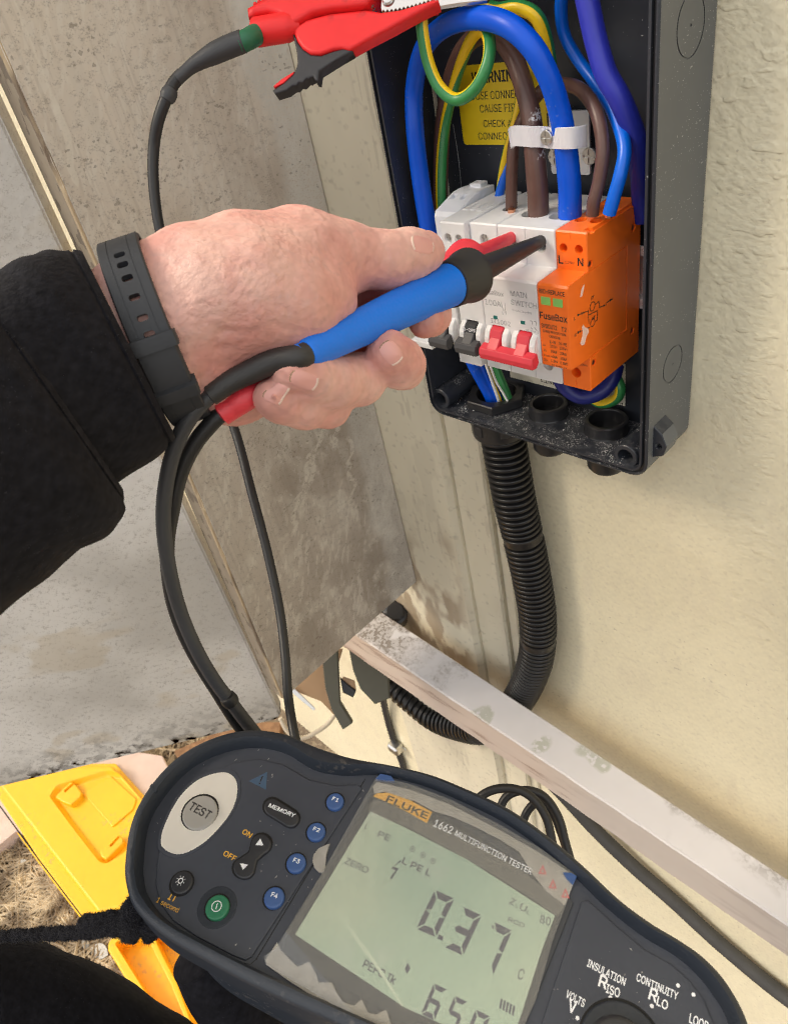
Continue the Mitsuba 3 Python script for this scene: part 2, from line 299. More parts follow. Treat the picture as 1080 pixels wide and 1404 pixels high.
def f_brown(p, n, uv):
    m = mi.Float(0)
    for x, y, z, s in SP_: m = dr.maximum(m, 1 - smoothstep(s * 0.4, s, dr.sqrt(dr.square(p.x - x) + dr.square(p.z - z)) + s * 1.6 * (n3(p, 700, 2) - 0.5)))
    m = m * smoothstep(0.35, 0.5, n3(p, 900, 2))
    return mix(mix((0.088, 0.043, 0.033), (0.125, 0.065, 0.052), n3(p, 120, 3)), (0.62, 0.60, 0.58), 0.9 * m)
mat('brown_insulation', proc(f_brown), 0.36)
mat('white_insulation', (0.75, 0.74, 0.72), 0.4)
mat('black_insulation', (0.012, 0.012, 0.014), 0.42)
mat('copper', (0.75, 0.36, 0.22), 0.3, metallic=1.0)
mat('black_lead', (0.012, 0.012, 0.013), 0.45)
mat('grey_lead', (0.035, 0.036, 0.040), 0.5)
mat('outdoor_cable', proc(lambda p, n, uv: mix((0.040, 0.040, 0.040), (0.065, 0.063, 0.060), n3(p, 60, 3))), 0.6)
def f_white(p, n, uv): return mix((0.66, 0.66, 0.655), (0.72, 0.72, 0.71), n3(p, 90, 3))
mat('white_plastic', proc(f_white), 0.38)
mat('cool_white_plastic', (0.70, 0.72, 0.76), 0.35)
mat('nylon', (0.62, 0.62, 0.66), 0.35, flatness=0.5)
def f_orange(p, n, uv): return mix((0.84, 0.145, 0.010), (0.90, 0.17, 0.014), n3(p, 60, 3))
mat('orange_plastic', proc(f_orange), 0.38, lambda p, n, uv: 0.00004 * n3(p, 2500, 1), eps=8e-5)
mat('hole_red', (0.30, 0.02, 0.006), 0.6)
mat('scuff', (0.80, 0.55, 0.46), 0.7)
mat('toggle_red', (0.62, 0.035, 0.055), 0.4)
mat('toggle_black', (0.02, 0.02, 0.022), 0.45)
mat('toggle_grey', (0.055, 0.055, 0.058), 0.5)
mat('ink', (0.014, 0.013, 0.013), 0.6)
mat('grey_ink', (0.20, 0.21, 0.22), 0.6)
mat('white_ink', (0.72, 0.73, 0.75), 0.6)
mat('amber_ink', (0.70, 0.36, 0.03), 0.6)
mat('red_ink', (0.50, 0.10, 0.10), 0.6)
mat('indicator_green', (0.22, 0.52, 0.12), 0.3, clearcoat=0.5)
mat('indicator_teal', (0.0, 0.12, 0.11), 0.3)
mat('zinc', (0.72, 0.74, 0.76), 0.38, metallic=0.6)
mat('screw_steel', (0.60, 0.59, 0.57), 0.28, metallic=1.0)
mat('dark_hole', (0.006, 0.006, 0.006), 0.8)
mat('sticker_yellow', (0.74, 0.54, 0.012), 0.4)
mat('sticker_cream', (0.62, 0.58, 0.47), 0.5)
mat('conduit_black', (0.011, 0.011, 0.012), 0.33)
mat('gland_black', (0.019, 0.019, 0.021), 0.3)
mat('olive_plastic', (0.075, 0.075, 0.058), 0.55)
mat('tan_panel', (0.36, 0.23, 0.13), 0.55)
mat('probe_blue', (0.0, 0.150, 0.68), 0.45, lambda p, n, uv: 0.00005 * n3(p, 1500, 2), eps=8e-5)
mat('probe_black', (0.022, 0.021, 0.021), 0.5)
mat('probe_red', (0.66, 0.045, 0.06), 0.4)
mat('clip_red', proc(lambda p, n, uv: mix(mix((0.66, 0.016, 0.018), (0.74, 0.024, 0.026), n3(p, 50, 3)), (0.30, 0.02, 0.02), 0.6 * smoothstep(0.60, 0.72, n3(p, 160, 3)) * smoothstep(0.5, 0.62, n3(p, 40, 2)))), 0.42, specular=0.35)
mat('clip_black', (0.02, 0.02, 0.024), 0.5)
mat('collar_green', (0.012, 0.115, 0.055), 0.45)
mat('nickel', (0.66, 0.62, 0.58), 0.25, metallic=1.0)
mat('strap_rubber', (0.018, 0.020, 0.025), 0.5, lambda p, n, uv: 0.00005 * n3(p, 1500, 2), eps=8e-5)
def f_case(p, n, uv): return mix(mix((0.82, 0.44, 0.010), (0.87, 0.50, 0.014), n3(p, 20, 3)), (0.50, 0.30, 0.10), 0.6 * smoothstep(0.60, 0.72, fbm(p.x * 160 + p.y * 40, p.y * 160, p.z * 100, 3)) * smoothstep(0.48, 0.66, n3(p, 12, 3)))
mat('case_yellow', proc(f_case), 0.42)
mat('silver_plate', (0.74, 0.71, 0.65), 0.45, metallic=0.35)
mat('button_grey', (0.29, 0.28, 0.26), 0.45)
mat('button_blue', (0.035, 0.085, 0.235), 0.4)
mat('button_dark', (0.020, 0.021, 0.025), 0.4)
mat('button_green', (0.02, 0.15, 0.075), 0.4)
mat('icon_blue', (0.04, 0.075, 0.13), 0.5)
mat('bezel_grey', (0.034, 0.038, 0.047), 0.35)
mat('heading_grey', (0.115, 0.112, 0.105), 0.4)
def f_lcd(p, n, uv): return mix(mix((0.30, 0.41, 0.32), (0.42, 0.49, 0.37), smoothstep(0.3, 0.7, n3(p, 22, 2))), (0.46, 0.49, 0.43), 0.5 * smoothstep(0.5, 0.7, n3(p, 90, 3)) * smoothstep(0.45, 0.6, n3(p, 25, 2)))
mat('lcd_green', proc(f_lcd), 0.35, clearcoat=0.25)
mat('lcd_segment', (0.055, 0.055, 0.085), 0.5)
mat('lcd_faint', (0.13, 0.14, 0.145), 0.5)
mat('film_glue', proc(lambda p, n, uv: mix((0.25, 0.235, 0.205), (0.37, 0.35, 0.32), n3(p, 350, 3))), 0.4)
mat('film_pale', (0.48, 0.55, 0.43), 0.4)
scene['clear_film'] = {'type': 'blendbsdf', 'weight': 0.06, 'a': {'type': 'thindielectric', 'int_ior': 1.3}, 'b': {'type': 'twosided', 'bsdf': {'type': 'diffuse', 'reflectance': rgb((0.6, 0.6, 0.57))}}}
def f_ground(p, n, uv): return mix(mix((0.10, 0.075, 0.055), (0.26, 0.20, 0.14), n3(p, 30, 4)), (0.34, 0.28, 0.2), 0.6 * smoothstep(0.5, 0.7, n3(p, 200, 3)))
mat('soil', proc(f_ground), 0.9, lambda p, n, uv: 0.006 * n3(p, 60, 4), eps=1e-3)
mat('straw', proc(lambda p, n, uv: mix((0.17, 0.12, 0.075), (0.60, 0.48, 0.32), smoothstep(0.25, 0.75, n3(p, 38, 2)))), 0.7)
mat('pink_stone', proc(lambda p, n, uv: mix((0.55, 0.42, 0.36), (0.66, 0.52, 0.46), n3(p, 40, 4))), 0.75)
mat('rotten_wood', proc(lambda p, n, uv: mix((0.12, 0.06, 0.03), (0.36, 0.2, 0.1), n3(p, 120, 3))), 0.8)
mat('white_cable', (0.58, 0.51, 0.40), 0.5)

# ------------------------------------------------------------------ the setting
Z0 = -1080.0
g = trimesh.creation.box([12000, 12000, 40]); g.apply_translation([0, -3000, Z0 - 20])
add('ground', g, 'soil', smooth=False); tag('ground', 'bare brown soil under straw at the foot of the wall', kind='structure')
rng = np.random.default_rng(5)
def straw_mesh():
    V, F = [], []
    c = at_z(90, 1220, Z0); n = 6500
    for i in range(n):
        r = abs(rng.normal(0, 430)) if i > 2200 else rng.uniform(0, 400)
        a = rng.uniform(0, 2 * math.pi); x, y = c[0] + r * math.cos(a), min(c[1] + r * math.sin(a), -130 + rng.normal(0, 25))
        L = rng.uniform(25, 130) * (1.5 if rng.random() < 0.12 else 1); w = rng.uniform(0.8, 2.6); t = rng.uniform(0, math.pi); z = Z0 + rng.uniform(0.5, 16); dz = rng.normal(0, 0.14) * L
        d = np.array([math.cos(t), math.sin(t), 0]); s = np.array([-d[1], d[0], 0]); b = rng.normal(0, 0.10) * L
        P = [np.array([x, y, z]) + d * L * k + s * b * (1 - 4 * k * k) + EZ * (dz * k) for k in (-0.5, 0, 0.5)]
        o = len(V)
        for p, q in zip(P, (1, 1, 0.5)):
            p[2] = min(max(p[2], Z0 + 0.5), Z0 + 17); V += [p + s * w * q, p - s * w * q, p + EZ * w * q * 0.9]
        for k in (0, 3):
            for u, v in ((0, 2), (2, 1), (1, 0)): F += [(o + k + u, o + k + v, o + k + v + 3), (o + k + u, o + k + v + 3, o + k + u + 3)]
    return trimesh.Trimesh(np.array(V), np.array(F), process=False)
add('straw_litter', straw_mesh(), 'straw', smooth=False); tag('straw_litter', 'dry straw and broken stalks scattered over the soil', kind='stuff')
for i, (px, py, s, a) in enumerate(((136, 1305, 22, .4), (28, 1186, 15, 1.2), (165, 1372, 19, 2.0), (118, 1292, 13, 2.6))):
    p = at_z(px, py, Z0 + 14); u = np.array([math.cos(a), math.sin(a), .12]); v = np.array([-math.sin(a), math.cos(a), .3]); t = np.linspace(0, 1, 7)
    w = np.sin(np.pi * t) ** 0.8 * s * 0.55; pts = np.vstack([np.column_stack([t * 2 * s - s, w]), np.column_stack([t[::-1][1:-1] * 2 * s - s, -w[::-1][1:-1]])])
    k = add('dead_leaf', frame(prism(pts, 0, 0.5), p, unit(u), unit(v), unit(np.cross(u, v))), 'film_glue', smooth=False)
    tag(k, ('large curled pale dead leaf beside the yellow case', 'dead leaf below the left corner of the yellow lid', 'dead leaf at the edge of the dark trouser leg', 'small dead leaf just below the black strap')[i], 'leaf', 'dead leaves on the straw')

# house wall: rendered face, with the stepped timber trim as parts
wall = thing('house_wall', 'cream painted exterior wall of the house behind the meter enclosure', 'wall')
add(wall + '__rendered_face', cbox(-4000, 3000, 80, 280, Z0 - 20, 2400, 1), 'paint_render', smooth=False)
def vx(px, py, Y): return at_y(px, py, Y)[0]
xA0, xA1 = -330.0, vx(602, 600, 62)
xB1 = vx(668, 680, 71); xC1 = vx(690, 690, 77)
print('trim x', xA1, xB1, xC1, 'L1', vx(533, 600, 62), vx(423, 120, 62))
def trimboard(key, x0, x1, yf, bev, mats='trim_paint', z0=Z0 + 40):
    pts = np.array([(x0, 79.0), (x0, yf), (x1 - bev, yf), (x1, yf + bev * 1.1), (x1, 79.0)])
    zs = np.linspace(z0, 1200, 120); R = []
    for z in zs:
        q = pts.copy(); w = 0.5 * (meshkit.fbm(np.array([[x1 * .05, 3.1, z * .02]]), 3)[0] - .5) * 3; q[2:4, 0] += w
        R.append(np.column_stack([q, np.full(5, z)]))
    add(key, loft(R), mats, smooth=20)
trimboard(wall + '__trim_board', xA0, xA1, 62, 4.5)
trimboard(wall + '__trim_board', xA1 + .3, xB1, 70.5, 2.0)
trimboard(wall + '__trim_board', xB1 + .3, xC1, 76.5, 1.5)

# the two weathered boards
XB = -227.0
zb1 = -356.5
b1 = thing('weathered_side_board', 'grey brown weathered board standing edge to the wall behind the hand', 'board')
y_end = at_x(390, 960, XB)[1]
TH = 22.0
sheet = np.array([(-122.0, zb1), (61.5, zb1), (61.5, 700), (-114.5, 700), (-115.5, -60)])
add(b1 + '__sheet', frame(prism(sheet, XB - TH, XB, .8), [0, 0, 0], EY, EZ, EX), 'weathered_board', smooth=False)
def yend(z): return np.interp(z, [zb1, -60, 700], [-122.0, -115.5, -114.5])
# raw edge of the sheet facing the viewer: a chipped facing strip
zs = np.linspace(zb1, 700, 260); rng = np.random.default_rng(8); R = []
nz = meshkit.fbm(np.column_stack([zs * .05, zs * 0, zs * 0 + 4]), 4)
for z, q in zip(zs, nz):
    c = max(0, (q - .52)) * 16; ye = yend(z); R.append(np.array([(XB - 3.6, ye - 1.2, z), (XB - 0.4 - c, ye - 1.2, z), (XB - .3, ye - .2 + c * .4, z), (XB - .3, ye, z), (XB - 3.6, ye, z)]))
add(b1 + '__raw_edge', loft(R), 'raw_edge', smooth=False, label='raw chipped timber edge of the board')
add(b1 + '__end_grain', loft([np.array([(XB - TH + .4, yend(z) - .9, z), (XB - 3.8, yend(z) - .9, z), (XB - 3.8, yend(z), z), (XB - TH + .4, yend(z), z)]) for z in np.linspace(zb1 + .5, 698, 40)]), 'end_grain', smooth=False)
Rcorner = at_x(386, 984, XB - TH)
dirv = unit([-RC[2][1], RC[2][0], 0]); nrm = np.cross(dirv, EZ); nrm = nrm if nrm @ (CAM - Rcorner) > 0 else -nrm
zb2 = Rcorner[2]
b2 = thing('pale_door_board', 'pale grey dirty board hanging open at the left, below the sleeve', 'board')
Ld = 520
pts = np.vstack([rrect(0, Ld, zb2 - Rcorner[2], 900, 8, 4)])
O2 = Rcorner + nrm * 1.0
add(b2 + '__sheet', frame(prism(pts, -16, 0, 1.0), O2, dirv, EZ, nrm), 'pale_board', smooth=20)
edge = prism(np.array([(-15.5, 6), (-0.6, 6), (-0.6, 890), (-15.5, 890)]), 0, 0.9)
add(b2 + '__raw_edge', frame(edge, O2, nrm, EZ, -dirv), 'pale_board', smooth=False)

# white plank resting under the board
Yk, Yf = 40.0, -12.0
pk0, pk1 = at_y(540, 850, Yk), at_y(1080, 1205, Yk)
sl = (pk1[2] - pk0[2]) / (pk1[0] - pk0[0])
def plankz(x): return pk0[2] + sl * (x - pk0[0])
def plane_top(px, py):
    N = unit([-sl, 0, 1]); return at_pl(px, py, pk0, N)
pf0, pf1 = plane_top(500, 878), plane_top(1080, 1268)
pb0, pb1 = at_y(478, 892, pf0[1]), at_y(1080, 1312, pf1[1])
print('plank', pk0, pk1, pf0, pf1, 'thick', pf0[2] - pb0[2], pf1[2] - pb1[2])
def plank_mesh():
    R = []
    dk = (pk1 - pk0) / (pk1[0] - pk0[0]); df = (pf1 - pf0) / (pf1[0] - pf0[0]); th = 45
    for x in np.linspace(-420, 330, 60):
        a = pk0 + dk * (x - pk0[0]); b = pf0 + df * (x - pf0[0]); w = meshkit.noise(np.array([[x * .06, 1, 2]]))[0] * 0.8
        b = b + np.array([0, -w, 0]); e = 1.6
        R.append(np.array([b + [0, 0, -th], b + [0, 0, -e], b + [0, e, 0], a + [0, -e, 0], a + [0, 0, -e], a + [0, 0, -th]])[::-1])
    return loft(R)
k = add('white_plank', plank_mesh(), 'white_plank', smooth=25); tag(k, 'dirty white painted plank running level in front of the wall, below the conduit', 'plank')

# olive meter box below the boards
mb = thing('olive_meter_box', 'olive grey plastic fittings with a tan panel showing under the board', 'box')
def slab(px, D, th, key, m, bev=1.0):
    P = [at_d(x, y, D) for x, y in px]; O = P[0]; W = unit(CAM - O); U = unit(P[1] - O); N = unit(np.cross(P[1] - O, P[2] - O)); N = N if N @ W > 0 else -N
    V = np.cross(N, U); q = np.array([((p - O) @ U, (p - O) @ V) for p in P]); return add(key, frame(prism(q, -th, 0, bev), O, U, V, N), m, smooth=20)
slab([(400, 946), (440, 890), (470, 890), (452, 950), (462, 985), (440, 962)], 905, 3, mb + '__tan_panel', 'tan_panel', .5)
slab([(398, 948), (430, 975), (432, 972), (402, 943)], 900, 3, mb + '__metal_trim', 'zinc', .3)
slab([(441, 900), (462, 880), (466, 964), (483, 992), (470, 1001), (455, 975), (446, 945)], 880, 14, mb + '__curved_fin', 'olive_plastic')
slab([(476, 880), (530, 900), (534, 958), (514, 966), (494, 945), (484, 920)], 870, 60, mb + '__housing', 'olive_plastic')
bg = at_d(541, 838, 812); add(mb + '__round_boss', revolve([(0, 0), (9, 0), (11, -1.5), (11, -5), (14, -6), (14, -30), (0, -30)], bg, unit(unit(CAM - bg) + 0.5 * EZ), 36), 'gland_black', smooth=35)
slab([(470, 880), (500, 830), (572, 792), (577, 826), (560, 858), (546, 884), (500, 900)], 850, 30, mb + '__dark_back', 'dark_hole')
slab([(466, 930), (488, 948), (484, 957), (470, 950)], 885, 8, mb + '__catch', 'gland_black')
slab([(470, 928), (486, 934), (488, 946), (468, 936)], 888, 3, mb + '__catch_plate', 'tan_panel', .4)

# small dark cable with a clip on the wall, continuing down
k = addtube('wall_cable', [at_y(524, 955, 68), at_y(532, 990, 74), at_y(541, 1020, 74), at_y(552, 1050, 74), at_y(560, 1090, 74)], 5.0, 'grey_lead')
tag(k, 'thin dark cable running down the wall under the olive box', 'cable')
pc = at_y(543, 1024, 72); cl = thing('cable_clip', 'grey saddle clip fixing the thin cable to the wall', 'clip')
add(cl + '__saddle', cbox(pc[0] - 11, pc[0] + 11, 62, 80, pc[2] - 9, pc[2] + 9, 3), 'screw_steel', smooth=False)
add(cl + '__nail', revolve([(0, 0), (3, 0), (3.4, 1.2), (0, 2)], [pc[0] + 14, 78, pc[2]], -EY), 'zinc')
k = addtube('white_cable', [at_d(384, 985, 930), at_d(396, 1005, 935), at_d(415, 1012, 940), at_d(435, 1003, 945), at_d(450, 992, 950), at_d(462, 975, 955)], 3.0, 'white_cable')
tag(k, 'thin cream cable looping below the grey boards', 'cable')
k = addtube('thick_grey_cable', [at_y(640, 975, 60), at_y(700, 1025, 62), at_y(760, 1078, 64), at_y(815, 1137, 66), at_y(868, 1188, 68), at_y(923, 1236, 69), at_y(990, 1297, 69), at_y(1080, 1370, 70), at_y(1200, 1450, 70)], 7.6, 'outdoor_cable', smooth_in=True)
tag(k, 'thick grey cable sagging along the wall below the white plank', 'cable')
for i, P in enumerate([[(640, 1110), (665, 1088), (690, 1081), (715, 1085), (735, 1100), (750, 1125), (758, 1160), (768, 1200)], [(680, 1130), (692, 1095), (718, 1084), (745, 1092), (765, 1120), (775, 1155), (785, 1190)],
                       [(712, 1160), (720, 1118), (738, 1100), (756, 1112), (768, 1140), (778, 1170), (788, 1200)]]):
    k = addtube('black_thin_lead', [at_d(x, y, 430 + 12 * i) for x, y in P], 2.6, 'black_lead')
    tag(k, ('outermost thin black lead looping out from behind the tester', 'thin black lead looping behind the tester, the middle of three', 'innermost thin black lead of the three looping behind the tester')[i], 'lead', 'looped leads behind the tester')

# ------------------------------------------------------------------ enclosure
XL, XR, ZBt, ZT, YF, YW = -124.0, 45.0, -102.5, 168.0, 30.5, 79.6
enc = thing('meter_enclosure', 'open dark grey weatherproof enclosure with its lid off, fixed to the cream wall', 'enclosure')
out = ccw(rrect(XL, XR, ZBt, ZT, 11, 6))
def wp(pts, y0, y1, bev=0, steps=1): return man(wallf(prism(pts, -y1, -y0, bev, steps)))      # prism from depth y0 to y1
S = wp(out, YF, YW, 0.8) - wp(inset(out, 4.8), YF - 5, YW - 4) - (wp(inset(out, 1.5), YF - 5, YF + 3.2) - wp(inset(out, 3.5), YF - 6, YF + 4))
H = []
for px, py in ((604, 547), (857, 626)):
    p = at_y(px, py, 33.5); c = (p[0], p[2])
    S = S + wp(circ(*c, 7.6, 36), 33.5, YW - 2, .5); H.append(wp(circ(*c, 4.9, 30), 20, YW - 8))
    print('boss', c)
    # web that ties the boss to the corner
    sx = -1 if c[0] < 0 else 1
    q = [(c[0], c[1] + 6), (c[0] + sx * 12, c[1] + 6), (c[0] + sx * 12, c[1] - 9), (c[0], c[1] - 9)]
    S = S + (wp(ccw(q), 36, YW - 2) ^ wp(inset(out, 2), 0, YW))
for h in H: S = S - h
pe = at_x(905, 612, XR + 4); ze = pe[2]
S = S + (wp(np.array(sg.Polygon([(XR - 3, ze + 12), (XR + 3, ze + 7), (XR + 5.5, ze + 1), (XR + 4, ze - 4), (XR - 3, ze - 7)]).buffer(2.6).exterior.coords)[:-1], YF + 6, YF + 20, 1.2, 3) - wp(circ(XR + 3.4, ze + .3, 2.0, 20), YF - 5, YF + 15))
for px, py, r in ((922, 499, 10.5), (947, 34, 12.0)):
    p = at_x(px, py, XR)
    def rx(r, a, b): return man(frame(prism(circ(p[1], p[2], r, 44), a, b), [0, 0, 0], EY, EZ, EX))
    S = S - (rx(r, XR - .45, XR + 5) - rx(r - .7, XR - 2, XR + 6)) - rx(.6, XR - .5, XR + 5)
# holes for the glands in the floor
gl = [(at_z(680, 538, ZBt + 11), 17.5), (at_z(760, 552, ZBt + 9), 12.2), (at_z(839, 574, ZBt + 9), 12.8)]
for i, (p, r) in enumerate(gl): p[1] = np.clip(p[1], 50, 60)
print('glands', [list(p) for p, r in gl])
for p, r in gl: S = S - m3.Manifold.cylinder(30, r - 2.5, r - 2.5, 40).translate([p[0], p[1], ZBt - 12])
sh = tm(S)
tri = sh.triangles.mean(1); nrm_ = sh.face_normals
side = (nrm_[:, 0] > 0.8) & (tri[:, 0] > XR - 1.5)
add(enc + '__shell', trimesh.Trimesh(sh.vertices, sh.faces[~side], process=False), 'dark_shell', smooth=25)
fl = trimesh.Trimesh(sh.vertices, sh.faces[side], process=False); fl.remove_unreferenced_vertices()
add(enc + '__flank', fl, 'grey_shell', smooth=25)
# gasket cord in the rim groove
add(enc + '__gasket', wallf(tm(man(prism(inset(out, 1.7), -(YF + 3.1), -(YF + 1.8))) - man(prism(inset(out, 3.3), -(YF + 4), -(YF + 1))))), 'gland_black', smooth=False)
# faint scratches on the inner left and back wall
rng = np.random.default_rng(3)
for px, py in (((532, 85), (541, 118)), ((614, 180), (632, 262))):
    pass
add(enc + '__mould_line', tube([at_y(621, 170, 75.2), at_y(628, 215, 75.2), at_y(633, 262, 75.2)], .28, sides=6, step=4)[0], 'grey_ink', smooth=True)
# dust and plaster crumbs on the floor
c = []
for i in range(260):
    x, y = rng.uniform(XL + 8, XR - 8), rng.uniform(YF + 5, 74); s = rng.uniform(.12, .34) * (2.2 if rng.random() < .08 else 1)
    if any(math.hypot(x - p[0], y - p[1]) < r + 2 for p, r in gl): continue
    b = trimesh.creation.icosahedron(); b.vertices = b.vertices * s * rng.uniform(.6, 1.3, 3) + [x, y, ZBt + 4.8 + s * .5]; c.append(b)
add(enc + '__debris_crumb', c, 'white_insulation', smooth=False); tag(enc + '__debris_crumb', kind='stuff')

# DIN rail
add(enc + '__mounting_rail', [cbox(-98, 38, 68.3, 69.5, -17.5, -12, .2), cbox(-98, 38, 68.3, 69.5, 12, 17.5, .2), cbox(-98, 38, 74.0, 75.2, -12.5, 12.5, .2), cbox(-98, 38, 69, 74.8, -13.2, -12.0, .2), cbox(-98, 38, 69, 74.8, 12.0, 13.2, .2)], 'zinc', smooth=False)

# warning sticker on the back plate
sa, sb, sc = at_y(635, 198, 75.4), at_y(630, 90, 75.4), at_y(746, 136, 75.4)
sx0, sx1, sz0, sz1 = sa[0] + .5, sc[0] + 1, sa[2], sb[2]
print('sticker', sx0, sx1, sz0, sz1)
st = enc + '__warning_sticker'
add(st, wallf(prism(rrect(sx0, sx1, sz0, sz1, 2.5), -75.6, -75.3)), 'sticker_yellow', smooth=False)
tag(st, 'yellow warning sticker with black lines of text')
L = []
def stx(s, px, py, px2, py2, h, bold=False):
    a, b = at_y(px, py, 75.2), at_y(px2, py2, 75.2)
    L.append(text(s, h, [a[0], 75.25, a[2]], EX, EZ, .06, width=b[0] - a[0], bold=bold))
stx('WARNING', 647, 114, 714, 111, 5.4, True)
stx('LOOSE CONNECTIONS', 641, 137, 744, 134, 4.0)
stx('CAUSE FIRES', 658, 154, 718, 152, 4.0)
stx('CHECK ALL', 663, 174, 712, 172, 3.7)
stx('CONNECTIONS', 656, 191, 727, 190, 3.7)
for l_ in L: add(st + '__lettering', l_, 'ink', smooth=False)
# pale rating label low on the back plate
la, lb = at_y(857, 527, 75.4), at_y(857, 557, 75.4)
rl = enc + '__rating_label'
lx0 = at_y(700, 520, 75.4)[0]
add(rl, wallf(prism(rrect(lx0, la[0], lb[2], la[2] + 14, .6, 2), -75.6, -75.3)), 'sticker_cream', smooth=False)
a = at_y(752, 526, 75.2); b = at_y(828, 552, 75.2)
for l_ in [text('LIMITED UK', 4.2, [a[0] - 6, 75.25, a[2]], EX, EZ, .06), text('N-0001', 4.4, [b[0], 75.25, b[2] - 1], EX, EZ, .06, width=la[0] - b[0] - 1)]: add(rl + '__lettering', l_, 'ink', smooth=False)

# conduit gland through the floor, and the two blanking glands
p, r = gl[0]
gd = thing('conduit_gland', 'black ribbed conduit gland with hexagon nut in the enclosure floor, leftmost of three', 'cable gland')
hexa = circ(0, 0, r + 4.5, 6); h = man(prism(hexa, 0, 6.5, .7)) - m3.Manifold.cylinder(30, r - 3.5, r - 3.5, 44).translate([0, 0, -8])
add(gd + '__nut', frame(tm(h), [p[0], p[1], ZBt + 4.9], EX, EY, EZ), 'gland_black')
rg = m3.Manifold.cylinder(11, r - 2.2, r - 2.2, 44) - m3.Manifold.cylinder(40, r - 4.2, r - 4.2, 44).translate([0, 0, -8])
add(gd + '__thread', frame(tm(rg), [p[0], p[1], ZBt - 1], EX, EY, EZ), 'gland_black', smooth=40)
add(gd + '__collar', revolve([(14, 0), (20.5, 0), (21.5, -1), (21.5, -3), (20.6, -4), (20.6, -17), (20.0, -20), (18.5, -21.2), (15, -21.2)], [p[0], p[1], ZBt - .2], EZ, 52), 'gland_black', smooth=35)
for a in np.arange(6) * math.pi / 3 + 4.55:
    d = np.array([math.cos(a), math.sin(a), 0]); t = np.array([-d[1], d[0], 0])
    tab = prism(rrect(-4.2, 4.2, -4, 4, .8, 2), 0, 1.3, .5); add(gd + '__snap_tab', frame(tab, np.array([p[0], p[1], ZBt - 11]) + d * 20.0, t, EZ, np.cross(t, EZ) if np.cross(t, EZ) @ d > 0 else d), 'toggle_black', smooth=20)
for i, (nm, lab) in enumerate((('blank', 'open black threaded gland ring in the enclosure floor, middle of three'), ('blank', 'open black threaded gland ring in the enclosure floor, rightmost of three'))):
    p, r = gl[i + 1]; gb = thing('open_gland', lab, 'cable gland')
    add(gb + '__ring', revolve([(r - 2.6, -14), (r - 2.6, 7.2), (r - 2.0, 8.2), (r - .4, 8.2), (r + .6, 7.4), (r + .6, 1), (r + 1.2, 0), (r - 2.4, 0)], [p[0], p[1], ZBt + 4.9], EZ, 44), 'gland_black', smooth=35)
    add(gb + '__cap', revolve([(0, -29), (r - 2.2, -29), (r - .2, -26), (r - .2, -12), (r + .8, -11), (r + .6, -5.2), (0, -5.2)][::-1], [p[0], p[1], ZBt + 4.9], EZ, 44), 'gland_black', smooth=35)

# corrugated conduit from the gland, behind the plank and back to the olive box
cp = [at_y(695, 640, 57), at_y(704, 680, 58), at_y(713, 720, 60), at_y(722, 760, 61), at_y(730, 800, 62), at_y(736, 840, 62), at_y(737, 880, 61), at_y(731, 915, 60), at_y(716, 950, 60), at_y(694, 980, 60), at_y(665, 1001, 60), at_y(630, 998, 60), at_y(595, 985, 60), at_y(560, 958, 60), at_y(530, 932, 60)]
cp[0] = np.array([gl[0][0][0] + 1, gl[0][0][1], ZBt - 18])
P = resample(catmull(cp), .6)
n = len(P); ph = np.cumsum(np.interp(np.arange(n) / n, [0, .62, .8, 1], [.6 / 5.4, .6 / 5.4, .6 / 8.5, .6 / 9.5])); rr = 13.2 + 3.4 * np.clip((np.sin(2 * np.pi * ph) + .45) * 1.8, 0, 1)
s = np.r_[0, np.cumsum(np.linalg.norm(np.diff(P, axis=0), axis=1))]
for frac in (0.215, 0.475): rr[np.abs(s - frac * s[-1] * 0.72) < 3.4] = 16.0
T, A, B = frames(P); th = np.arange(44) * 2 * math.pi / 44
add('corrugated_conduit', loft([P[i] + rr[i] * (np.cos(th)[:, None] * A[i] + np.sin(th)[:, None] * B[i]) for i in range(n)]), 'conduit_black', smooth=50)
tag('corrugated_conduit', 'thick black corrugated conduit hanging from the enclosure and curving behind the white plank', 'conduit')
# ------------------------------------------------------------------ the modules on the rail
YU, YR, ZTp, ZBm, ZU = 17.7, 67.3, 42.4, -43.4, 23.4
def modprof(yu=YU, yf=0.0, zt=ZTp, zb=ZBm, zu=ZU, yr=YR, lower=22.3, slope=.6, flo=-24.0):
    p = sg.Polygon([(yr, zt), (yu + .6, zt), (yu, zt - .8), (yu, zu), (yf + 1, lower + .5), (yf, lower - .6), (yf, -lower + .8), (yf + 1, -lower), (yu, flo), (yu, zb), (yr, zb)])
    return np.array(p.exterior.coords)[:-1]
def module(prof, x0, x1, bev=.45): return frame(prism(prof, x0, x1, bev), [0, 0, 0], EY, EZ, EX)
def ycyl(x, z, r, y0, y1, n=28): return wp(circ(x, z, r, n), y0, y1)
def zcyl(x, y, r, z0, z1, n=24): return m3.Manifold.cylinder(z1 - z0, r, r, n).translate([x, y, z0])
def screw(key, x, z, y, r, matn='screw_steel', label=None):
    b = wp(circ(x, z, r, 28), y, y + 2, .3) - man(cbox(x - r * .8, x + r * .8, y - 1, y + .7, z - r * .14, z + r * .14, .02)) - man(cbox(x - r * .14, x + r * .14, y - 1, y + .7, z - r * .8, z + r * .8, .02))
    return add(key, tm(b), matn, smooth=25, label=label)
def fface(s, h, x, z, y=0.0, width=None, bold=False, center=False): return text(s, h, [x, y - .02, z], EX, EZ, .05, width=width, bold=bold, center=center)

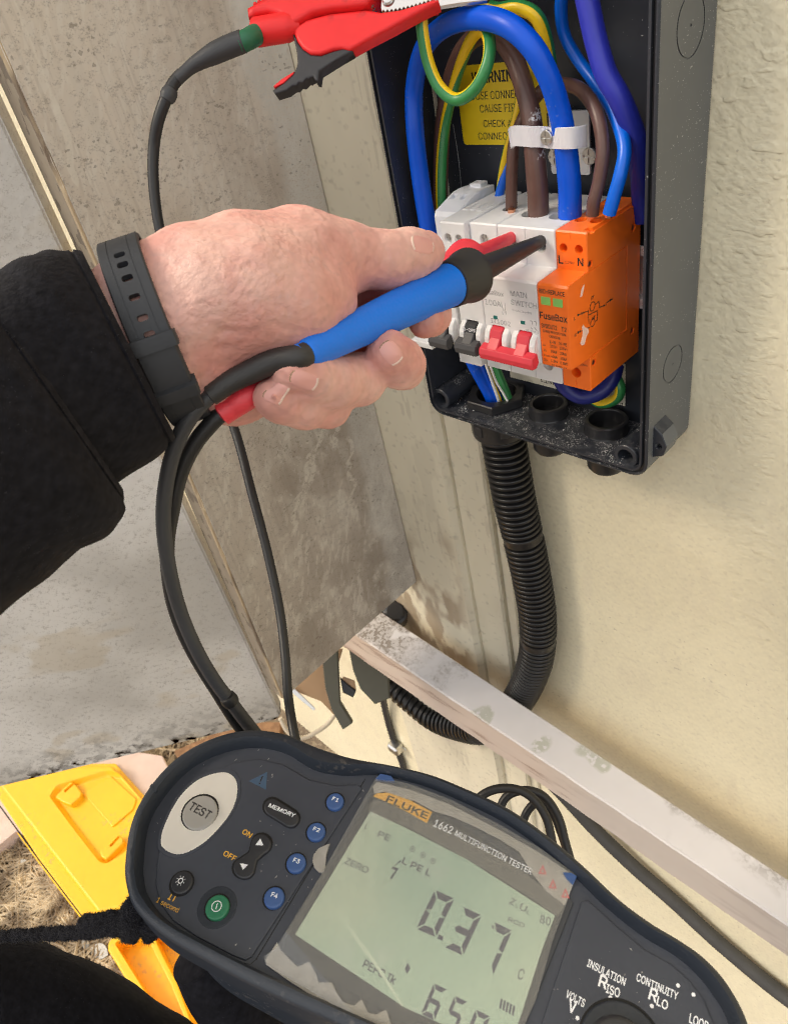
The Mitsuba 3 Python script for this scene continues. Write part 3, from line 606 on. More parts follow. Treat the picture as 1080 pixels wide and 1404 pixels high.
def breaker(key, x0, n, top_holes, bottom_holes, wires, yu=YU, slots=True, m='white_plastic'):
    x1 = x0 + 18.0 * n
    B = man(module(modprof(yu), x0 + .15, x1 - .15))
    for x, r in top_holes: B = B - ycyl(x, 33.6, r, yu - 5, yu + 22)
    for x, r in bottom_holes: B = B - ycyl(x, -33.5, r, yu - 5, yu + 12)
    for x, y, r in wires: B = B - zcyl(x, y, r, 30, 60)
    for k in range(1, n): B = B - man(cbox(x0 + 18 * k - .22, x0 + 18 * k + .22, yu - 5, yu + .35, 20, 60, .01)) - man(cbox(x0 + 18 * k - .2, x0 + 18 * k + .2, yu - 5, yu + .4, -60, -25, .01))
    for k in range(n):           # toggle wells
        c = x0 + 18 * k + 9
        B = B - wp(rrect(c - 4.3, c + 4.3, -23.2, -4.5, .6, 2), -4, 9)
    B = B - man(cbox(x0 - 1, x1 + 1, -6, 1.2, -30, -20.5, .01)) if False else B
    add(key + '__body', tm(B), m, smooth=25)
    for k in range(n):
        c = x0 + 18 * k + 9
        for sx in (-1, 1):       # rounded cheeks either side of each toggle
            pr = sg.Polygon([(.4, -6.2), (-1.8, -8), (-3.0, -11), (-3.2, -14), (-2.6, -18), (-.4, -21.6), (5, -21.6), (5, -6.2)]).buffer(.9)
            q = np.array(pr.exterior.coords)[:-1]; xa = c + sx * 5.9
            add(key + '__toggle_cheek', frame(prism(q, xa - 1.75, xa + 1.75, .7, 3), [0, 0, 0], EY, EZ, EX), m, smooth=35)
    return key
def toggle(key, c, matn, lever='up', bar=None):
    q = np.array(sg.Polygon([(1, -5.3), (-2.0, -6.6), (-3.4, -10), (-3.2, -13.5), (-2.2, -17), (4, -21), (7, -21), (7, -5.3)]).buffer(.4).exterior.coords)[:-1]
    k = add(key, frame(prism(q, c - 3.9, c + 3.9, .4), [0, 0, 0], EY, EZ, EX), matn, smooth=30); return k

# main switch, two modules wide
ms = thing('main_switch', 'white double pole main switch with linked red toggles, probe tips in its top terminals', 'switch')
breaker(ms, -36, 2, [(-27, 3.3), (-9, 3.3)], [(-27, 3.2), (-9, 3.2)], [(-9.4, 36, 5.6), (-27, 36, 5.4)])
for c in (-27, -9): toggle(ms + '__toggle', c, 'toggle_red')
q = np.array(sg.Polygon([(-2.8, -9.8), (-4.6, -12.0), (-7.6, -15.2), (-8.2, -17.5), (-7.8, -20.2), (-5.0, -20.4), (-2, -18.5), (-1.0, -14.5)]).buffer(.5).exterior.coords)[:-1]
for c, w in ((-27, 3.4), (-9, 3.4)): add(ms + '__toggle_lever', frame(prism(q, c - w, c + w, .4), [0, 0, 0], EY, EZ, EX), 'toggle_red', smooth=30)
qb = np.array(sg.Polygon([(-4.6, -14.2), (-8.2, -15.6), (-9.0, -18.0), (-8.4, -20.8), (-5.6, -21.2), (-3.6, -19.0)]).buffer(.6).exterior.coords)[:-1]
add(ms + '__link_bar', frame(prism(qb, -35.0, .8, .7, 2), [0, 0, 0], EY, EZ, EX), 'toggle_red', smooth=30, label='red bar that links the two toggles')
for c in (-27, -9): add(ms + '__indicator_window', wallf(prism(rrect(c - 2 - .5, c + .2, -.9, 1.0, .2, 2), -.05, .12)), 'indicator_teal', smooth=False)
T_ = [fface('FuseBox', 2.6, -35.2, 12.6), fface('100A', 3.1, -34.2, 6.6), fface('IT1002', 2.7, -31.6, -3.6), fface('MAIN', 2.9, -16.6, 13.8), fface('SWITCH', 2.9, -16.6, 9.0), fface('AC-22A 230/400V', 1.0, -16.6, 5.6), fface('EN 60947-3', 1.0, -8.8, -4.4)]
def strokes(segs, w, y=0.0):
    M = []
    for (x0, z0, x1, z1) in segs:
        d = unit([x1 - x0, 0, z1 - z0]); M.append(frame(prism(np.array([(0, -w / 2), (math.hypot(x1 - x0, z1 - z0), -w / 2), (math.hypot(x1 - x0, z1 - z0), w / 2), (0, w / 2)]), 0, .07), [x0, y - .02, z0], d, np.cross(-EY, d) , -EY))
    return M
T_ += strokes([(-23, 7.5, -23, 9.5), (-23, 7.5, -22, 4.5), (-23, 4.2, -23, 2.2), (-20.8, 9.2, -20.8, 2.5), (-5.5, 1.8, -4.2, 1.8), (-4.2, 1.8, -4.2, -.2), (-3, 1.8, -1.8, 1.8), (-1.8, 1.8, -1.8, -.2), (-5.5, -1.6, -4.0, -3.2), (-3, -1.6, -1.5, -3.2)], .28)
add(ms + '__lettering', T_, 'grey_ink', smooth=False)
for c in (-27, -9): screw(ms + '__terminal_screw', c, -33.5, YU + 4, 2.9)
for c in (-27, -9): screw(ms + '__terminal_screw', c, 33.6, YU + 16, 3.0)

# single pole breaker left of the main switch
cb = thing('circuit_breaker', 'white single breaker with a black toggle, directly left of the main switch', 'circuit breaker')
breaker(cb, -54, 1, [(-45, 3.2)], [(-45, 3.1)], [(-45, 40, 3.4)])
screw(cb + '__terminal_screw', -45, 33.6, YU + 1.6, 3.0); screw(cb + '__terminal_screw', -45, -33.5, YU + 3, 2.8)
toggle(cb + '__toggle', -45, 'toggle_black')
add(cb + '__toggle_lettering', [fface('O-OFF', 2.0, -45, -9.6, -3.6, center=True, bold=True)], 'white_ink', smooth=False)
add(cb + '__toggle_lever', frame(prism(q, -48.3, -41.7, .4), [0, 0, 0], EY, EZ, EX), 'toggle_grey', smooth=30)
add(cb + '__toggle_bar', frame(prism(qb, -53.0, -37.6, .5, 2), [0, 0, 0], EY, EZ, EX), 'toggle_grey', smooth=30)
# two pole protective breaker further left
rb = thing('slim_breaker', 'white breaker with two small terminal screws, beside the thumb tip', 'circuit breaker')
breaker(rb, -74, 1, [(-68.8, 2.6), (-61.2, 2.6)], [(-65, 3.0)], [], yu=15.2)
for c in (-68.8, -61.2): screw(rb + '__terminal_screw', c, 33.6, 16.6, 2.5)
screw(rb + '__terminal_screw', -65, -33.5, 20, 2.8)
toggle(rb + '__toggle', -65, 'toggle_black')
add(rb + '__toggle_lettering', [fface('O-OFF', 2.0, -65, -9.6, -3.6, center=True, bold=True)], 'white_ink', smooth=False)
add(rb + '__toggle_lever', frame(prism(q, -68.3, -61.7, .4), [0, 0, 0], EY, EZ, EX), 'toggle_grey', smooth=30)
add(rb + '__toggle_bar', frame(prism(qb, -73.0, -58.6, .5, 2), [0, 0, 0], EY, EZ, EX), 'toggle_grey', smooth=30)
for i in range(3): add(rb + '__top_rib', cbox(-72.5 + i * 5.2, -69.5 + i * 5.2, 34, 46, 42.0, 43.0, .2), 'white_plastic', smooth=False)
add(rb + '__spacer', cbox(-55.9, -54.2, 19, YR, -40, 41.6, .4), 'cool_white_plastic', smooth=False)
# stepped module at the left end
em = thing('end_module', 'cool white stepped end module with slots on top, leftmost on the rail', 'module')
pe_ = np.array([(YR, 45.5), (56, 46.5), (50, 46.2), (33, 41.0), (31.5, 38.5), (31.5, 27), (10, 20), (2, 16), (2, -22), (17.7, -24), (17.7, -30), (YR, -30)])
Bm = man(module(pe_, -93, -75.3))
for x in (-89, -81.5): Bm = Bm - man(cbox(x - 1.8, x + 1.8, 44, 48.5, 42, 60, .05))
Bm = Bm - ycyl(-84, 33, 1.8, 20, 38)
add(em + '__body', tm(Bm), 'cool_white_plastic', smooth=20)
add(em + '__rail_clip', wallf(tm(man(prism(rrect(-87.5, -79, 43, 48.2, .8, 2), -66, -59, .4)))), 'cool_white_plastic', smooth=20)
add(em + '__lower_foot', cbox(-93, -75.3, -5, 14, -26.5, -22.6, .5), 'white_plastic', smooth=False)

# orange surge protector
sp = thing('surge_protector', 'orange surge protection module with printed circuit symbol, at the right end of the row', 'surge protector')
B = man(module(modprof(flo=-23.6), .25, 18))
for x in (4.6, 13.3): B = B - ycyl(x, 34.0, 2.25, YU - 5, YU + 14)
B = B - ycyl(9, -33.8, 3.1, YU - 5, YU + 12)
for x, y in ((4.8, 33), (13.5, 33)): B = B - zcyl(x, y, 3.0, 30, 60)
B = B - man(cbox(14.5, 19, 20.2, 24.2, 40.4, 44, .1)) - man(cbox(16.8, 19, 24, 70, 40.9, 44, .05))
B = B - man(cbox(17.55, 19, 17, 54, -23.5, 23.2, .02)) + man(cbox(17.2, 17.9, 1.2, 53.6, -22, 22.6, .1))
for y, z in ((20.0, 26.5), (21.2, -27.6), (60, -27), (60, 30)): B = B - man(frame(prism(circ(y, z, 2.1, 20), 17.2, 20), [0, 0, 0], EY, EZ, EX))
B = B - man(cbox(8.85, 9.15, YU - 2, YU + .3, 38.5, 43, .01)) - man(cbox(8.85, 9.15, YU - 2, YU + .3, -44, -38.5, .01))
add(sp + '__body', tm(B), 'orange_plastic', smooth=22)
for i in range(9):    # grip ribs along the step and below
    y = 1.6 + i * 1.75
    add(sp + '__grip_rib', cbox(17.2, 18.0, y, y + .75, 22.0 + i * .08, 23.1 + i * .09, .1), 'orange_plastic', smooth=False)
for x in (4.6, 13.3): add(sp + '__terminal', wallf(prism(circ(x, 34, 2.1, 24), -(YU + 9), -(YU + 8))), 'hole_red', smooth=False)
add(sp + '__terminal', wallf(prism(circ(9, -33.8, 2.9, 24), -(YU + 9), -(YU + 8))), 'hole_red', smooth=False)
for y, z in ((20.0, 26.5), (21.2, -27.6), (60, -27), (60, 30)): add(sp + '__rivet', frame(revolve([(1.5, 0), (1.3, .4), (.5, .5)], [0, 0, 0], EZ, 16), [17.2, y, z], EY, EZ, EX), 'copper', smooth=40)
for x in (2.3, 9.4): add(sp + '__indicator_window', wallf(prism(rrect(x, x + 5.6, 12.0, 16.2, .3, 2), -.1, .25, .1)), 'indicator_green', smooth=False)
q0 = [fface('RED=REPLACE', 2.2, 1.3, 17.9, width=15, bold=True), fface('FuseBox', 3.5, .9, 4.4, width=16.2, bold=True), fface('SPDCUT2', 2.3, 1.4, -.6, width=9.5, bold=True), fface('T2', 2.3, 13.4, -.6, width=3, bold=True),
      fface('SURGE PROTECTION', 1.3, 2.0, -3.0, width=14, bold=True), fface('DEVICE', 1.3, 9.2, -5.4, center=True, bold=True),
      fface('L-N', 1.7, 6.0, -8.5, width=3.4, bold=True), fface('N-PE', 1.7, 11.8, -8.5, width=4.4, bold=True),
      fface('Uc', 1.3, 1.5, -10.9, width=2), fface('275V~', 1.5, 6, -10.9, width=4.6, bold=True), fface('255V~', 1.5, 11.8, -10.9, width=4.8, bold=True),
      fface('In', 1.3, 1.6, -13.8, width=2), fface('20kA', 1.5, 6.2, -13.8, width=3.8, bold=True), fface('20kA', 1.5, 11.9, -13.8, width=3.9, bold=True),
      fface('Imax', 1.3, 1.6, -16.7, width=4), fface('40kA', 1.5, 6.2, -16.7, width=3.8, bold=True), fface('40kA', 1.5, 11.9, -16.7, width=3.9, bold=True),
      fface('Up', 1.3, 1.6, -19.3, width=2.2), fface('1.3kV', 1.5, 6.0, -19.3, width=4.4, bold=True), fface('1.5kV', 1.5, 11.6, -19.3, width=4.6, bold=True), fface('IEC 61643-11', 1.0, 6.2, -21.3, width=9, bold=True),
      fface('L', 4.0, 1.4, 26.0, YU, bold=True), fface('N', 3.8, 12.4, 26.0, YU, bold=True), fface('1.2Nm', 1.2, 5.2, 26.4, YU, width=5.5)]
q0 += [fface('2.0Nm', 1.3, 11.0, -28.8, YU, width=5)]
add(sp + '__lettering', q0, 'ink', smooth=False)
SX = 18.02
def side(px, py): p = at_x(px, py, SX); return p[1], p[2]
def sline(pts, w=.42):
    M = []
    P = [side(*p) for p in pts]
    for (a, b), (c, d) in zip(P[:-1], P[1:]):
        l = math.hypot(c - a, d - b); U = np.array([0, (c - a) / l, (d - b) / l]); V = np.cross(EX, U)
        M.append(frame(prism(np.array([(0, -w / 2), (l, -w / 2), (l, w / 2), (0, w / 2)]), 0, .06), [SX - .02, a, b], U, V, EX))
    return M
def sring(px, py, r, w=.4):
    y, z = side(px, py); a = np.arange(25) * 2 * math.pi / 24
    pts = [(y + r * math.cos(t), z + r * math.sin(t)) for t in a]; M = []
    for (a0, b0), (c0, d0) in zip(pts[:-1], pts[1:]):
        l = math.hypot(c0 - a0, d0 - b0); U = np.array([0, (c0 - a0) / l, (d0 - b0) / l]); M.append(frame(prism(np.array([(0, -w / 2), (l, -w / 2), (l, w / 2), (0, w / 2)]), 0, .06), [SX - .02, a0, b0], U, np.cross(EX, U), EX))
    return M
def sdot(px, py, r=.5): y, z = side(px, py); return [frame(prism(circ(y, z, r, 14), 0, .06), [SX - .02, 0, 0], EY, EZ, EX)]
def c4(x, y): return 720 + x / 4.678, 260 + y / 4.678
M = sline([c4(335, 805), c4(405, 775)]) + sring(*c4(430, 748), 2.3) + sline([c4(450, 735), c4(472, 715), c4(474, 755), c4(500, 745)]) + sline([c4(520, 725), c4(560, 698)]) + sdot(*c4(338, 803), .7) + sdot(*c4(505, 743), .6) + sdot(*c4(545, 708), .6)
M += sline([c4(335, 917), c4(412, 882)]) + sdot(*c4(338, 915), .7) + sring(*c4(432, 852), 2.0) + sline([c4(405, 775), c4(403, 805), c4(462, 775), c4(461, 835), c4(450, 845)]) + sline([c4(403, 805), c4(408, 858)])
for (x, y, s) in ((312, 838, 'L'), (316, 945, 'N'), (424, 708, 'FT'), (428, 838, 'GT')):
    yy, zz = side(*c4(x, y)); M.append(text(s, 1.6, [SX - .02, yy, zz], EY, EZ, .06, bold=True))
for (x, y) in ((360, 795), (372, 790), (350, 908), (375, 898), (515, 735)):
    a, b = c4(x, y); M += sline([(a, b - 1.6), (a + .8, b), (a, b + 1.6)], .4)
add(sp + '__circuit_symbol', M, 'ink', smooth=False)
def blob(pts, x=SX): return frame(prism(np.array([side(*c4(*p)) for p in pts]), -.02, .05), [x, 0, 0], EY, EZ, EX)
add(sp + '__scuff', [blob([(362, 880), (372, 865), (380, 880), (402, 890), (408, 910), (392, 940), (380, 990), (362, 1000), (352, 985), (365, 940), (368, 910)]), blob([(355, 660), (362, 630), (378, 605), (376, 630), (365, 680), (352, 690)])], 'scuff', smooth=False)

# ------------------------------------------------------------------ wires
def wire(key, pts, r, m, label, cat='wire', group=None, **k):
    P = [at_y(x, y, Y) for x, y, Y in pts]
    kk = addtube(key, P, r, m, **k); tag(kk, label, cat, group); return P
wire('blue_cable', [(596, 350, 38), (588, 318, 40), (577, 250, 42), (569, 180, 43), (568, 120, 46), (580, 68, 42), (607, 37, 38), (648, 24, 32), (692, 32, 27), (728, 62, 27), (752, 105, 30), (766, 148, 34), (774, 190, 36), (779, 235, 36), (781, 262, 36), (781, 296, 36)], [5.3, 5.3, 5.3, 5.2, 5.1, 5.0, 5.0, 5.0, 5.0, 5.0, 5.0, 5.0, 5.3, 5.6, 5.8], 'blue_insulation', 'thick bright blue cable arching over the enclosure and down into the main switch', 'cable', sides=28)
wire('brown_cable', [(738, 294, 36), (737, 262, 36), (733, 210, 37), (728, 160, 40), (716, 112, 44), (702, 75, 48), (682, 50, 53), (655, 48, 58), (632, 72, 62), (616, 115, 65), (607, 170, 64), (604, 230, 58), (602, 300, 52)], [5.4, 5.3, 4.9, 4.6, 4.6, 4.6, 4.6, 4.6, 4.6, 4.6, 4.6], 'brown_insulation', 'thick brown cable arching up from the main switch behind the blue loop', 'cable', sides=28)
wire('brown_wire', [(701, 292, 41), (701, 262, 41), (702, 225, 42), (705, 195, 44), (714, 168, 50), (728, 142, 56), (745, 122, 60), (770, 115, 57), (795, 122, 50), (814, 146, 44), (823, 175, 40), (826, 210, 37), (821, 248, 35), (814, 275, 33), (812, 294, 33)], 3.15, 'brown_insulation', 'thinner glossy brown wire bridging across to the left top hole of the orange module', sides=22)
wire('slim_blue_wire', [(835, 293, 33), (842, 268, 34), (851, 236, 36), (856, 205, 40), (849, 174, 46), (834, 140, 53), (812, 108, 60), (790, 78, 63), (774, 48, 63), (769, 15, 61), (772, -20, 58), (780, -60, 54)], [3.2, 3.2, 3.15, 3.0, 2.9, 2.8, 2.9, 3.1, 3.2], 'light_blue_insulation', 'slim glossy blue wire entering the right top hole of the orange module', sides=22)
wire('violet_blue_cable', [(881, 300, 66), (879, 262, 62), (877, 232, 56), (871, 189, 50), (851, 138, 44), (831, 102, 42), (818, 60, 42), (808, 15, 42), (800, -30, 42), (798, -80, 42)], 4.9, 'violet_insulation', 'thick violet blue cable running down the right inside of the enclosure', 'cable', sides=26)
for a, b, r in (((701, 286), (701, 292), 2.0), ((738, 286), (739, 292), 3.6), ((813, 289), (812, 297), 1.9), ((835, 288), (834, 297), 1.9)):
    k = addtube('copper_strands', [at_y(a[0], a[1], 36 if r != 1.9 else 33), at_y(b[0], b[1], 36 if r != 1.9 else 33)], r, 'copper', smooth_in=False)
    tag(k, {701: 'bare copper at the foot of the leftmost brown wire', 738: 'bare copper at the foot of the thick brown cable', 813: 'bare copper under the brown wire entering the orange module', 835: 'bare copper under the slim blue wire entering the orange module'}[a[0]], 'copper strands', 'bare wire ends at the terminals')
P = wire('earth_loop', [(575, -20, 20), (577, 15, 19), (580, 50, 18), (588, 88, 18), (603, 120, 18), (626, 136, 19), (650, 122, 21), (667, 90, 25), (671, 58, 31), (662, 40, 38), (648, 50, 46), (635, 78, 54), (624, 112, 60), (612, 160, 62), (606, 205, 58), (604, 250, 54), (605, 300, 50)], [2.95, 2.95, 2.95, 2.95, 2.95, 3.0, 3.0, 3.1, 3.2, 3.2], 'earth_insulation', 'green and yellow striped earth wire looped in front of the warning sticker', sides=28, hint=-(RC[0] * .97 - RC[2] * .22), twist=[0, 0, 0, 0, 0, 0, -.1, -.2, -.25, -.25, -.25])
# embossed print along the lower run of the earth wire, reading upwards
EWP = resample(catmull(P, 14), .25); sl0 = np.argmin([np.linalg.norm(q_ - at_y(604, 286, 51)) for q_ in EWP]); path_ = EWP[:sl0 + 1][::-1]; sa_ = np.r_[0, np.cumsum(np.linalg.norm(np.diff(path_, axis=0), axis=1))]; pos_ = 1.0; LT = []
for ch in 'BS EN 50525-2-31:2011':
    if ch == ' ': pos_ += 1.6; continue
    q_ = np.array([np.interp(pos_, sa_, path_[:, k]) for k in range(3)]); q2_ = np.array([np.interp(pos_ + 1, sa_, path_[:, k]) for k in range(3)]); tdir = unit(q2_ - q_); wv = unit(CAM - q_); vdir = unit(np.cross(wv, tdir)); wv = np.cross(tdir, vdir)
    LT.append(text(ch, 2.1, q_ + wv * 3.0 - vdir * 0.2 + RC[0] * .5, tdir, vdir, .12)); pos_ += 1.9
add('earth_loop__embossed_print', LT, 'print_green', smooth=False)
wire('earth_arch', [(640, -20, 46), (655, 0, 46), (680, 13, 46), (710, 10, 46), (735, 22, 48), (748, 55, 52), (755, 100, 58), (757, 150, 64)], 3.3, 'earth_insulation', 'green and yellow earth wire arching above the blue loop at the top edge', sides=24, hint=-RC[1])
wire('yellow_earth_wire', [(716, 100, 70), (713, 130, 68), (707, 160, 66), (699, 190, 64), (692, 218, 63), (687, 246, 62), (684, 275, 60)], 2.3, 'earth_insulation', 'thin yellow striped earth wire crossing the right side of the warning sticker', sides=20, hint=RC[2])
wire('short_blue_wire', [(704, 205, 66), (697, 225, 64), (690, 245, 62), (684, 268, 60), (682, 280, 59)], 2.5, 'light_blue_insulation', 'short light blue wire end behind the brown wire at the top of the row', sides=18)
# bracket with the white cable clamp
bk = thing('clamp_bracket', 'small zinc bracket plate with two large screws behind the white cable clamp', 'bracket')
a, b = at_y(751, 152, 70), at_y(809, 240, 70)
add(bk + '__plate', wallf(prism(rrect(a[0], b[0], b[2], a[2], 1.6, 3), -71.5, -70, .2)), 'zinc', smooth=False)
add(bk + '__stand_off', cbox(a[0] + 3, b[0] - 3, 71.4, 76, b[2] + 3, a[2] - 3, .3), 'zinc', smooth=False)
for px, py in ((762, 214), (809, 213)):
    p = at_y(px, py, 68); screw(bk + '__screw', p[0], p[2], 66.5, 4.2)
clm = thing('cable_clamp', 'white nylon clamp strapping the brown and blue cables together', 'clamp')
cc = [(700, 190, 37), (704, 186, 33), (716, 186, 32), (728, 187, 30.8), (740, 187, 31.5), (748, 188, 33), (757, 189, 33), (768, 189, 29.5), (781, 189, 28.2), (793, 188, 31), (801, 186, 37), (802, 185, 44)]
P = resample(catmull([at_y(*c) for c in cc]), .8); T, A, Bv = frames(P, EZ); R = []
for p, t in zip(P, T):
    w = unit(np.cross(t, EZ)); u = unit(EZ - t * (EZ @ t)); h, th_ = 4.5, .8
    R.append(np.array([p + u * h + w * th_, p - u * h + w * th_, p - u * h - w * th_, p + u * h - w * th_]))
add(clm + '__band', loft(R), 'nylon', smooth=40)
p = at_y(749, 188, 31.0); screw(clm + '__screw', p[0], p[2], 30.2, 3.3)
# wires below the row
wire('blue_tail', [(640, 480, 45), (648, 500, 46), (660, 522, 50), (672, 545, 52), (684, 575, 53)], 3.9, 'blue_insulation', 'blue cable tail dropping from the breakers into the conduit gland, leftmost', 'cable')
wire('blue_tail', [(650, 485, 52), (660, 505, 52), (671, 525, 54), (681, 545, 55), (692, 575, 55)], 3.5, 'blue_insulation', 'second blue cable tail dropping into the conduit gland, behind the first', 'cable')
wire('white_wire', [(662, 488, 50), (668, 505, 50), (675, 525, 51), (683, 548, 52), (690, 570, 52)], 1.0, 'white_insulation', 'thin white wire dropping into the conduit gland beside the blue tails')
wire('thin_yellow_wire', [(665, 492, 54), (671, 510, 54), (678, 528, 54), (686, 548, 54), (692, 570, 54)], .8, 'earth_insulation', 'very thin yellow striped wire dropping into the conduit gland')
wire('white_wire', [(671, 498, 48), (675, 510, 48), (681, 525, 50), (692, 543, 52), (700, 560, 52)], .8, 'white_insulation', 'thin white wire curving over the green wire into the gland')
wire('green_wire', [(678, 500, 56), (684, 515, 56), (691, 532, 56), (698, 550, 56)], 3.0, 'earth_insulation', 'green wire dropping into the right side of the conduit gland', hint=-RC[2])
wire('navy_cable', [(765, 515, 44), (776, 532, 46), (797, 544, 49), (822, 538, 54), (838, 522, 60), (845, 500, 66)], 4.6, 'navy_insulation', 'dark navy cable looping below the orange module', 'cable')
wire('earth_tail', [(808, 545, 66), (826, 553, 63), (845, 546, 62), (850, 532, 62), (844, 518, 64), (834, 505, 68)], 3.2, 'earth_insulation', 'green and yellow earth wire looping under the rear of the orange module', hint=RC[2])
# ------------------------------------------------------------------ test probes
def probe(name, label, T, F, tail_px, r0, r1, fl, mats, key=1):
    t = thing(name, label, 'test probe'); ax = unit(T - F); L = np.linalg.norm(T - F)
    mt, mh = mats
    add(t + '__tip_sleeve', revolve([(0, 9), (2.7, 8.5), (2.9, 4), (2.9, -1), (3.2, -4), (6.3, -L + 4), (6.9, -L + .5), (6.9, -L - 2), (0, -L - 2)][::-1], T, ax, 36), mt, smooth=35)
    add(t + '__finger_guard', revolve([(0, 1.5), (6.0, 1.4), (fl - 1.6, 2.6), (fl - .3, 3.2), (fl, 2.4), (fl - .1, 0), (fl - 1.2, -4.5), (r0 + .9, -9.5), (r0 + .7, -13.5), (r0 - .4, -13.8), (0, -13.8)][::-1], F, ax, 48), mt, smooth=40)
    # handle back to where the tail pixel lies on the axis
    ts = np.linspace(20, 170, 600); pr = [(RC @ (F - ax * s - CAM)) for s in ts]; pr = np.array([540 + FPX * q[0] / q[2] for q in pr]); s = ts[np.argmin(abs(pr - tail_px))]
    n = [(0, -13.0), (r0 - .5, -13.2), (r0, -14)] + [(r0 + (r1 - r0) * k, -14 - (s - 14) * k) for k in (.25, .5, .75, .97)] + [(r1 - .8, -s), (r1 - 1.3, -s - .2), (r1 - 1.3, -s - 3.4), (0, -s - 3.6)]
    add(t + '__handle', revolve(n[::-1], F, ax, 44), mh, smooth=35)
    return t, F - ax * (s + 3), ax
TB, FB = at_y(742, 330, YU), at_d(640, 379, 322)
pb, tailB, axB = probe('blue_test_probe', 'blue handled test probe with black tip, held in the hand, in the right terminal', TB, FB, 418, 9.3, 5.9, 12.0, ('probe_black', 'probe_blue'))
TR, tailR0 = at_y(701, 325, YU), at_d(330, 549, 268)
FR = TR + (tailR0 - TR) * .22
pr_, tailR, axR = probe('red_test_probe', 'red test probe half hidden behind the blue one, its tip in the left terminal', TR, FR, 345, 7.6, 5.6, 11.8, ('probe_red', 'probe_red'), 2)
def pd(P): q = RC @ (np.asarray(P) - CAM); return 540 + FPX * q[0] / q[2], 702 + FPX * q[1] / q[2], q[2]
print('tailB', pd(tailB), 'tailR', pd(tailR), 'FB', pd(FB), 'FR', pd(FR))
DB = pd(tailB)[2]
addtube(pb + '__strain_relief', [tailB + axB * 4, tailB, at_d(375, 496, DB + 2), at_d(345, 509, DB + 3), at_d(315, 524, DB + 3), at_d(288, 542, DB + 3)], [4.6, 4.6, 4.5, 4.4, 4.2, 4.0, 3.9], 'probe_black')
addtube(pb + '__lead', [at_d(x, y, DB + d) for x, y, d in ((292, 539, 3), (268, 562, 4), (245, 600, 8), (230, 650, 14), (224, 710, 22), (231, 775, 32), (246, 835, 45), (268, 888, 56), (292, 930, 67), (318, 965, 76), (345, 1000, 84), (385, 1050, 92))], [3.0, 2.95, 2.95, 3.0, 3.1], 'grey_lead')
DR = pd(tailR)[2]
addtube(pr_ + '__strain_relief', [tailR + axR * 6, tailR, at_d(318, 557, DR + 1), at_d(303, 567, DR + 1)], [5.0, 5.0, 4.9, 4.8], 'probe_red')
addtube(pr_ + '__lead', [at_d(x, y, DR + d) for x, y, d in ((308, 563, 1), (290, 580, 2), (266, 610, 5), (247, 650, 10), (236, 700, 16), (229, 750, 24), (234, 812, 38), (249, 862, 48), (272, 908, 57), (298, 950, 66), (322, 988, 74), (356, 1035, 82))], [3.2, 3.0, 2.9, 2.8], 'black_lead')
p = at_d(311, 955, DB + 73); q = at_d(325, 974, DB + 77)
addtube(pb + '__cable_ring', [p, p + (q - p) * .5], [3.6, 4.0, 3.6], 'black_lead', smooth_in=False)

# ------------------------------------------------------------------ the hand and arm
def cp(x, y, D): return np.array([(x - 540) / FPX * D, (y - 702) / FPX * D, D])
def cap(G, a, b, ra, rb):
    ba = b - a; h = np.clip(((G - a) @ ba) / (ba @ ba), 0, 1); return np.linalg.norm(G - a - h[..., None] * ba, axis=-1) - (ra + (rb - ra) * h)
def smin(a, b, k): h = np.clip(0.5 + 0.5 * (b - a) / k, 0, 1); return b + (a - b) * h - k * h * (1 - h)
J = {}
def chain(G, pts, k=3.0):
    d = None
    for (a, ra), (b, rb) in zip(pts[:-1], pts[1:]):
        c = cap(G, a, b, ra, rb); d = c if d is None else smin(d, c, k)
    return d
R_ = lambda x, y, D, r: (cp(x, y, D), r)
arm = [[R_(20, 560, 262, 24), R_(150, 462, 258, 17), R_(196, 400, 258, 13.5), R_(262, 372, 263, 14.5), R_(330, 352, 270, 14), R_(405, 338, 280, 12.5), R_(445, 352, 288, 13)],
       [R_(20, 560, 268, 24), R_(165, 490, 262, 17), R_(232, 505, 264, 14), R_(275, 500, 272, 15), R_(320, 525, 283, 14.5), R_(365, 520, 296, 12), R_(410, 500, 305, 10)],
       [R_(150, 470, 264, 17), R_(214, 450, 264, 16), R_(290, 440, 272, 17), R_(360, 430, 285, 15), R_(430, 420, 300, 12)],
       [R_(262, 440, 256, 11), R_(300, 405, 257, 15), R_(350, 395, 262, 17.5), R_(395, 398, 268, 16), R_(425, 405, 276, 12)],      # thenar
       [R_(360, 432, 262, 10.5), R_(410, 432, 266, 10), R_(450, 410, 274, 9)]]
fingers = {
 'thumb': [R_(360, 375, 268, 16), R_(430, 352, 278, 14.5), R_(475, 352, 285, 12.6), R_(528, 357, 292, 11.2), R_(560, 350, 298, 10.6), R_(583, 345, 302, 8.6)],
 'index': [R_(430, 370, 300, 12), R_(520, 400, 325, 11), R_(584, 415, 326, 9.6), R_(590, 432, 316, 8.6), R_(583, 440, 308, 7.6)],
 'middle': [R_(420, 420, 305, 12), R_(500, 470, 318, 11), R_(550, 500, 308, 10.0), R_(547, 497, 294, 10.0), R_(533, 483, 285, 9.0)],
 'ring': [R_(390, 460, 305, 12), R_(460, 520, 302, 10.5), R_(492, 520, 292, 10.3), R_(455, 524, 278, 10.0), R_(424, 515, 268, 9.4), R_(404, 511, 263, 8.2)],
 'little': [R_(360, 500, 302, 11), R_(420, 552, 296, 9.3), R_(450, 556, 290, 8.8), R_(415, 557, 279, 8.6), R_(386, 549, 270, 8.2), R_(372, 545, 266, 7.0)]}
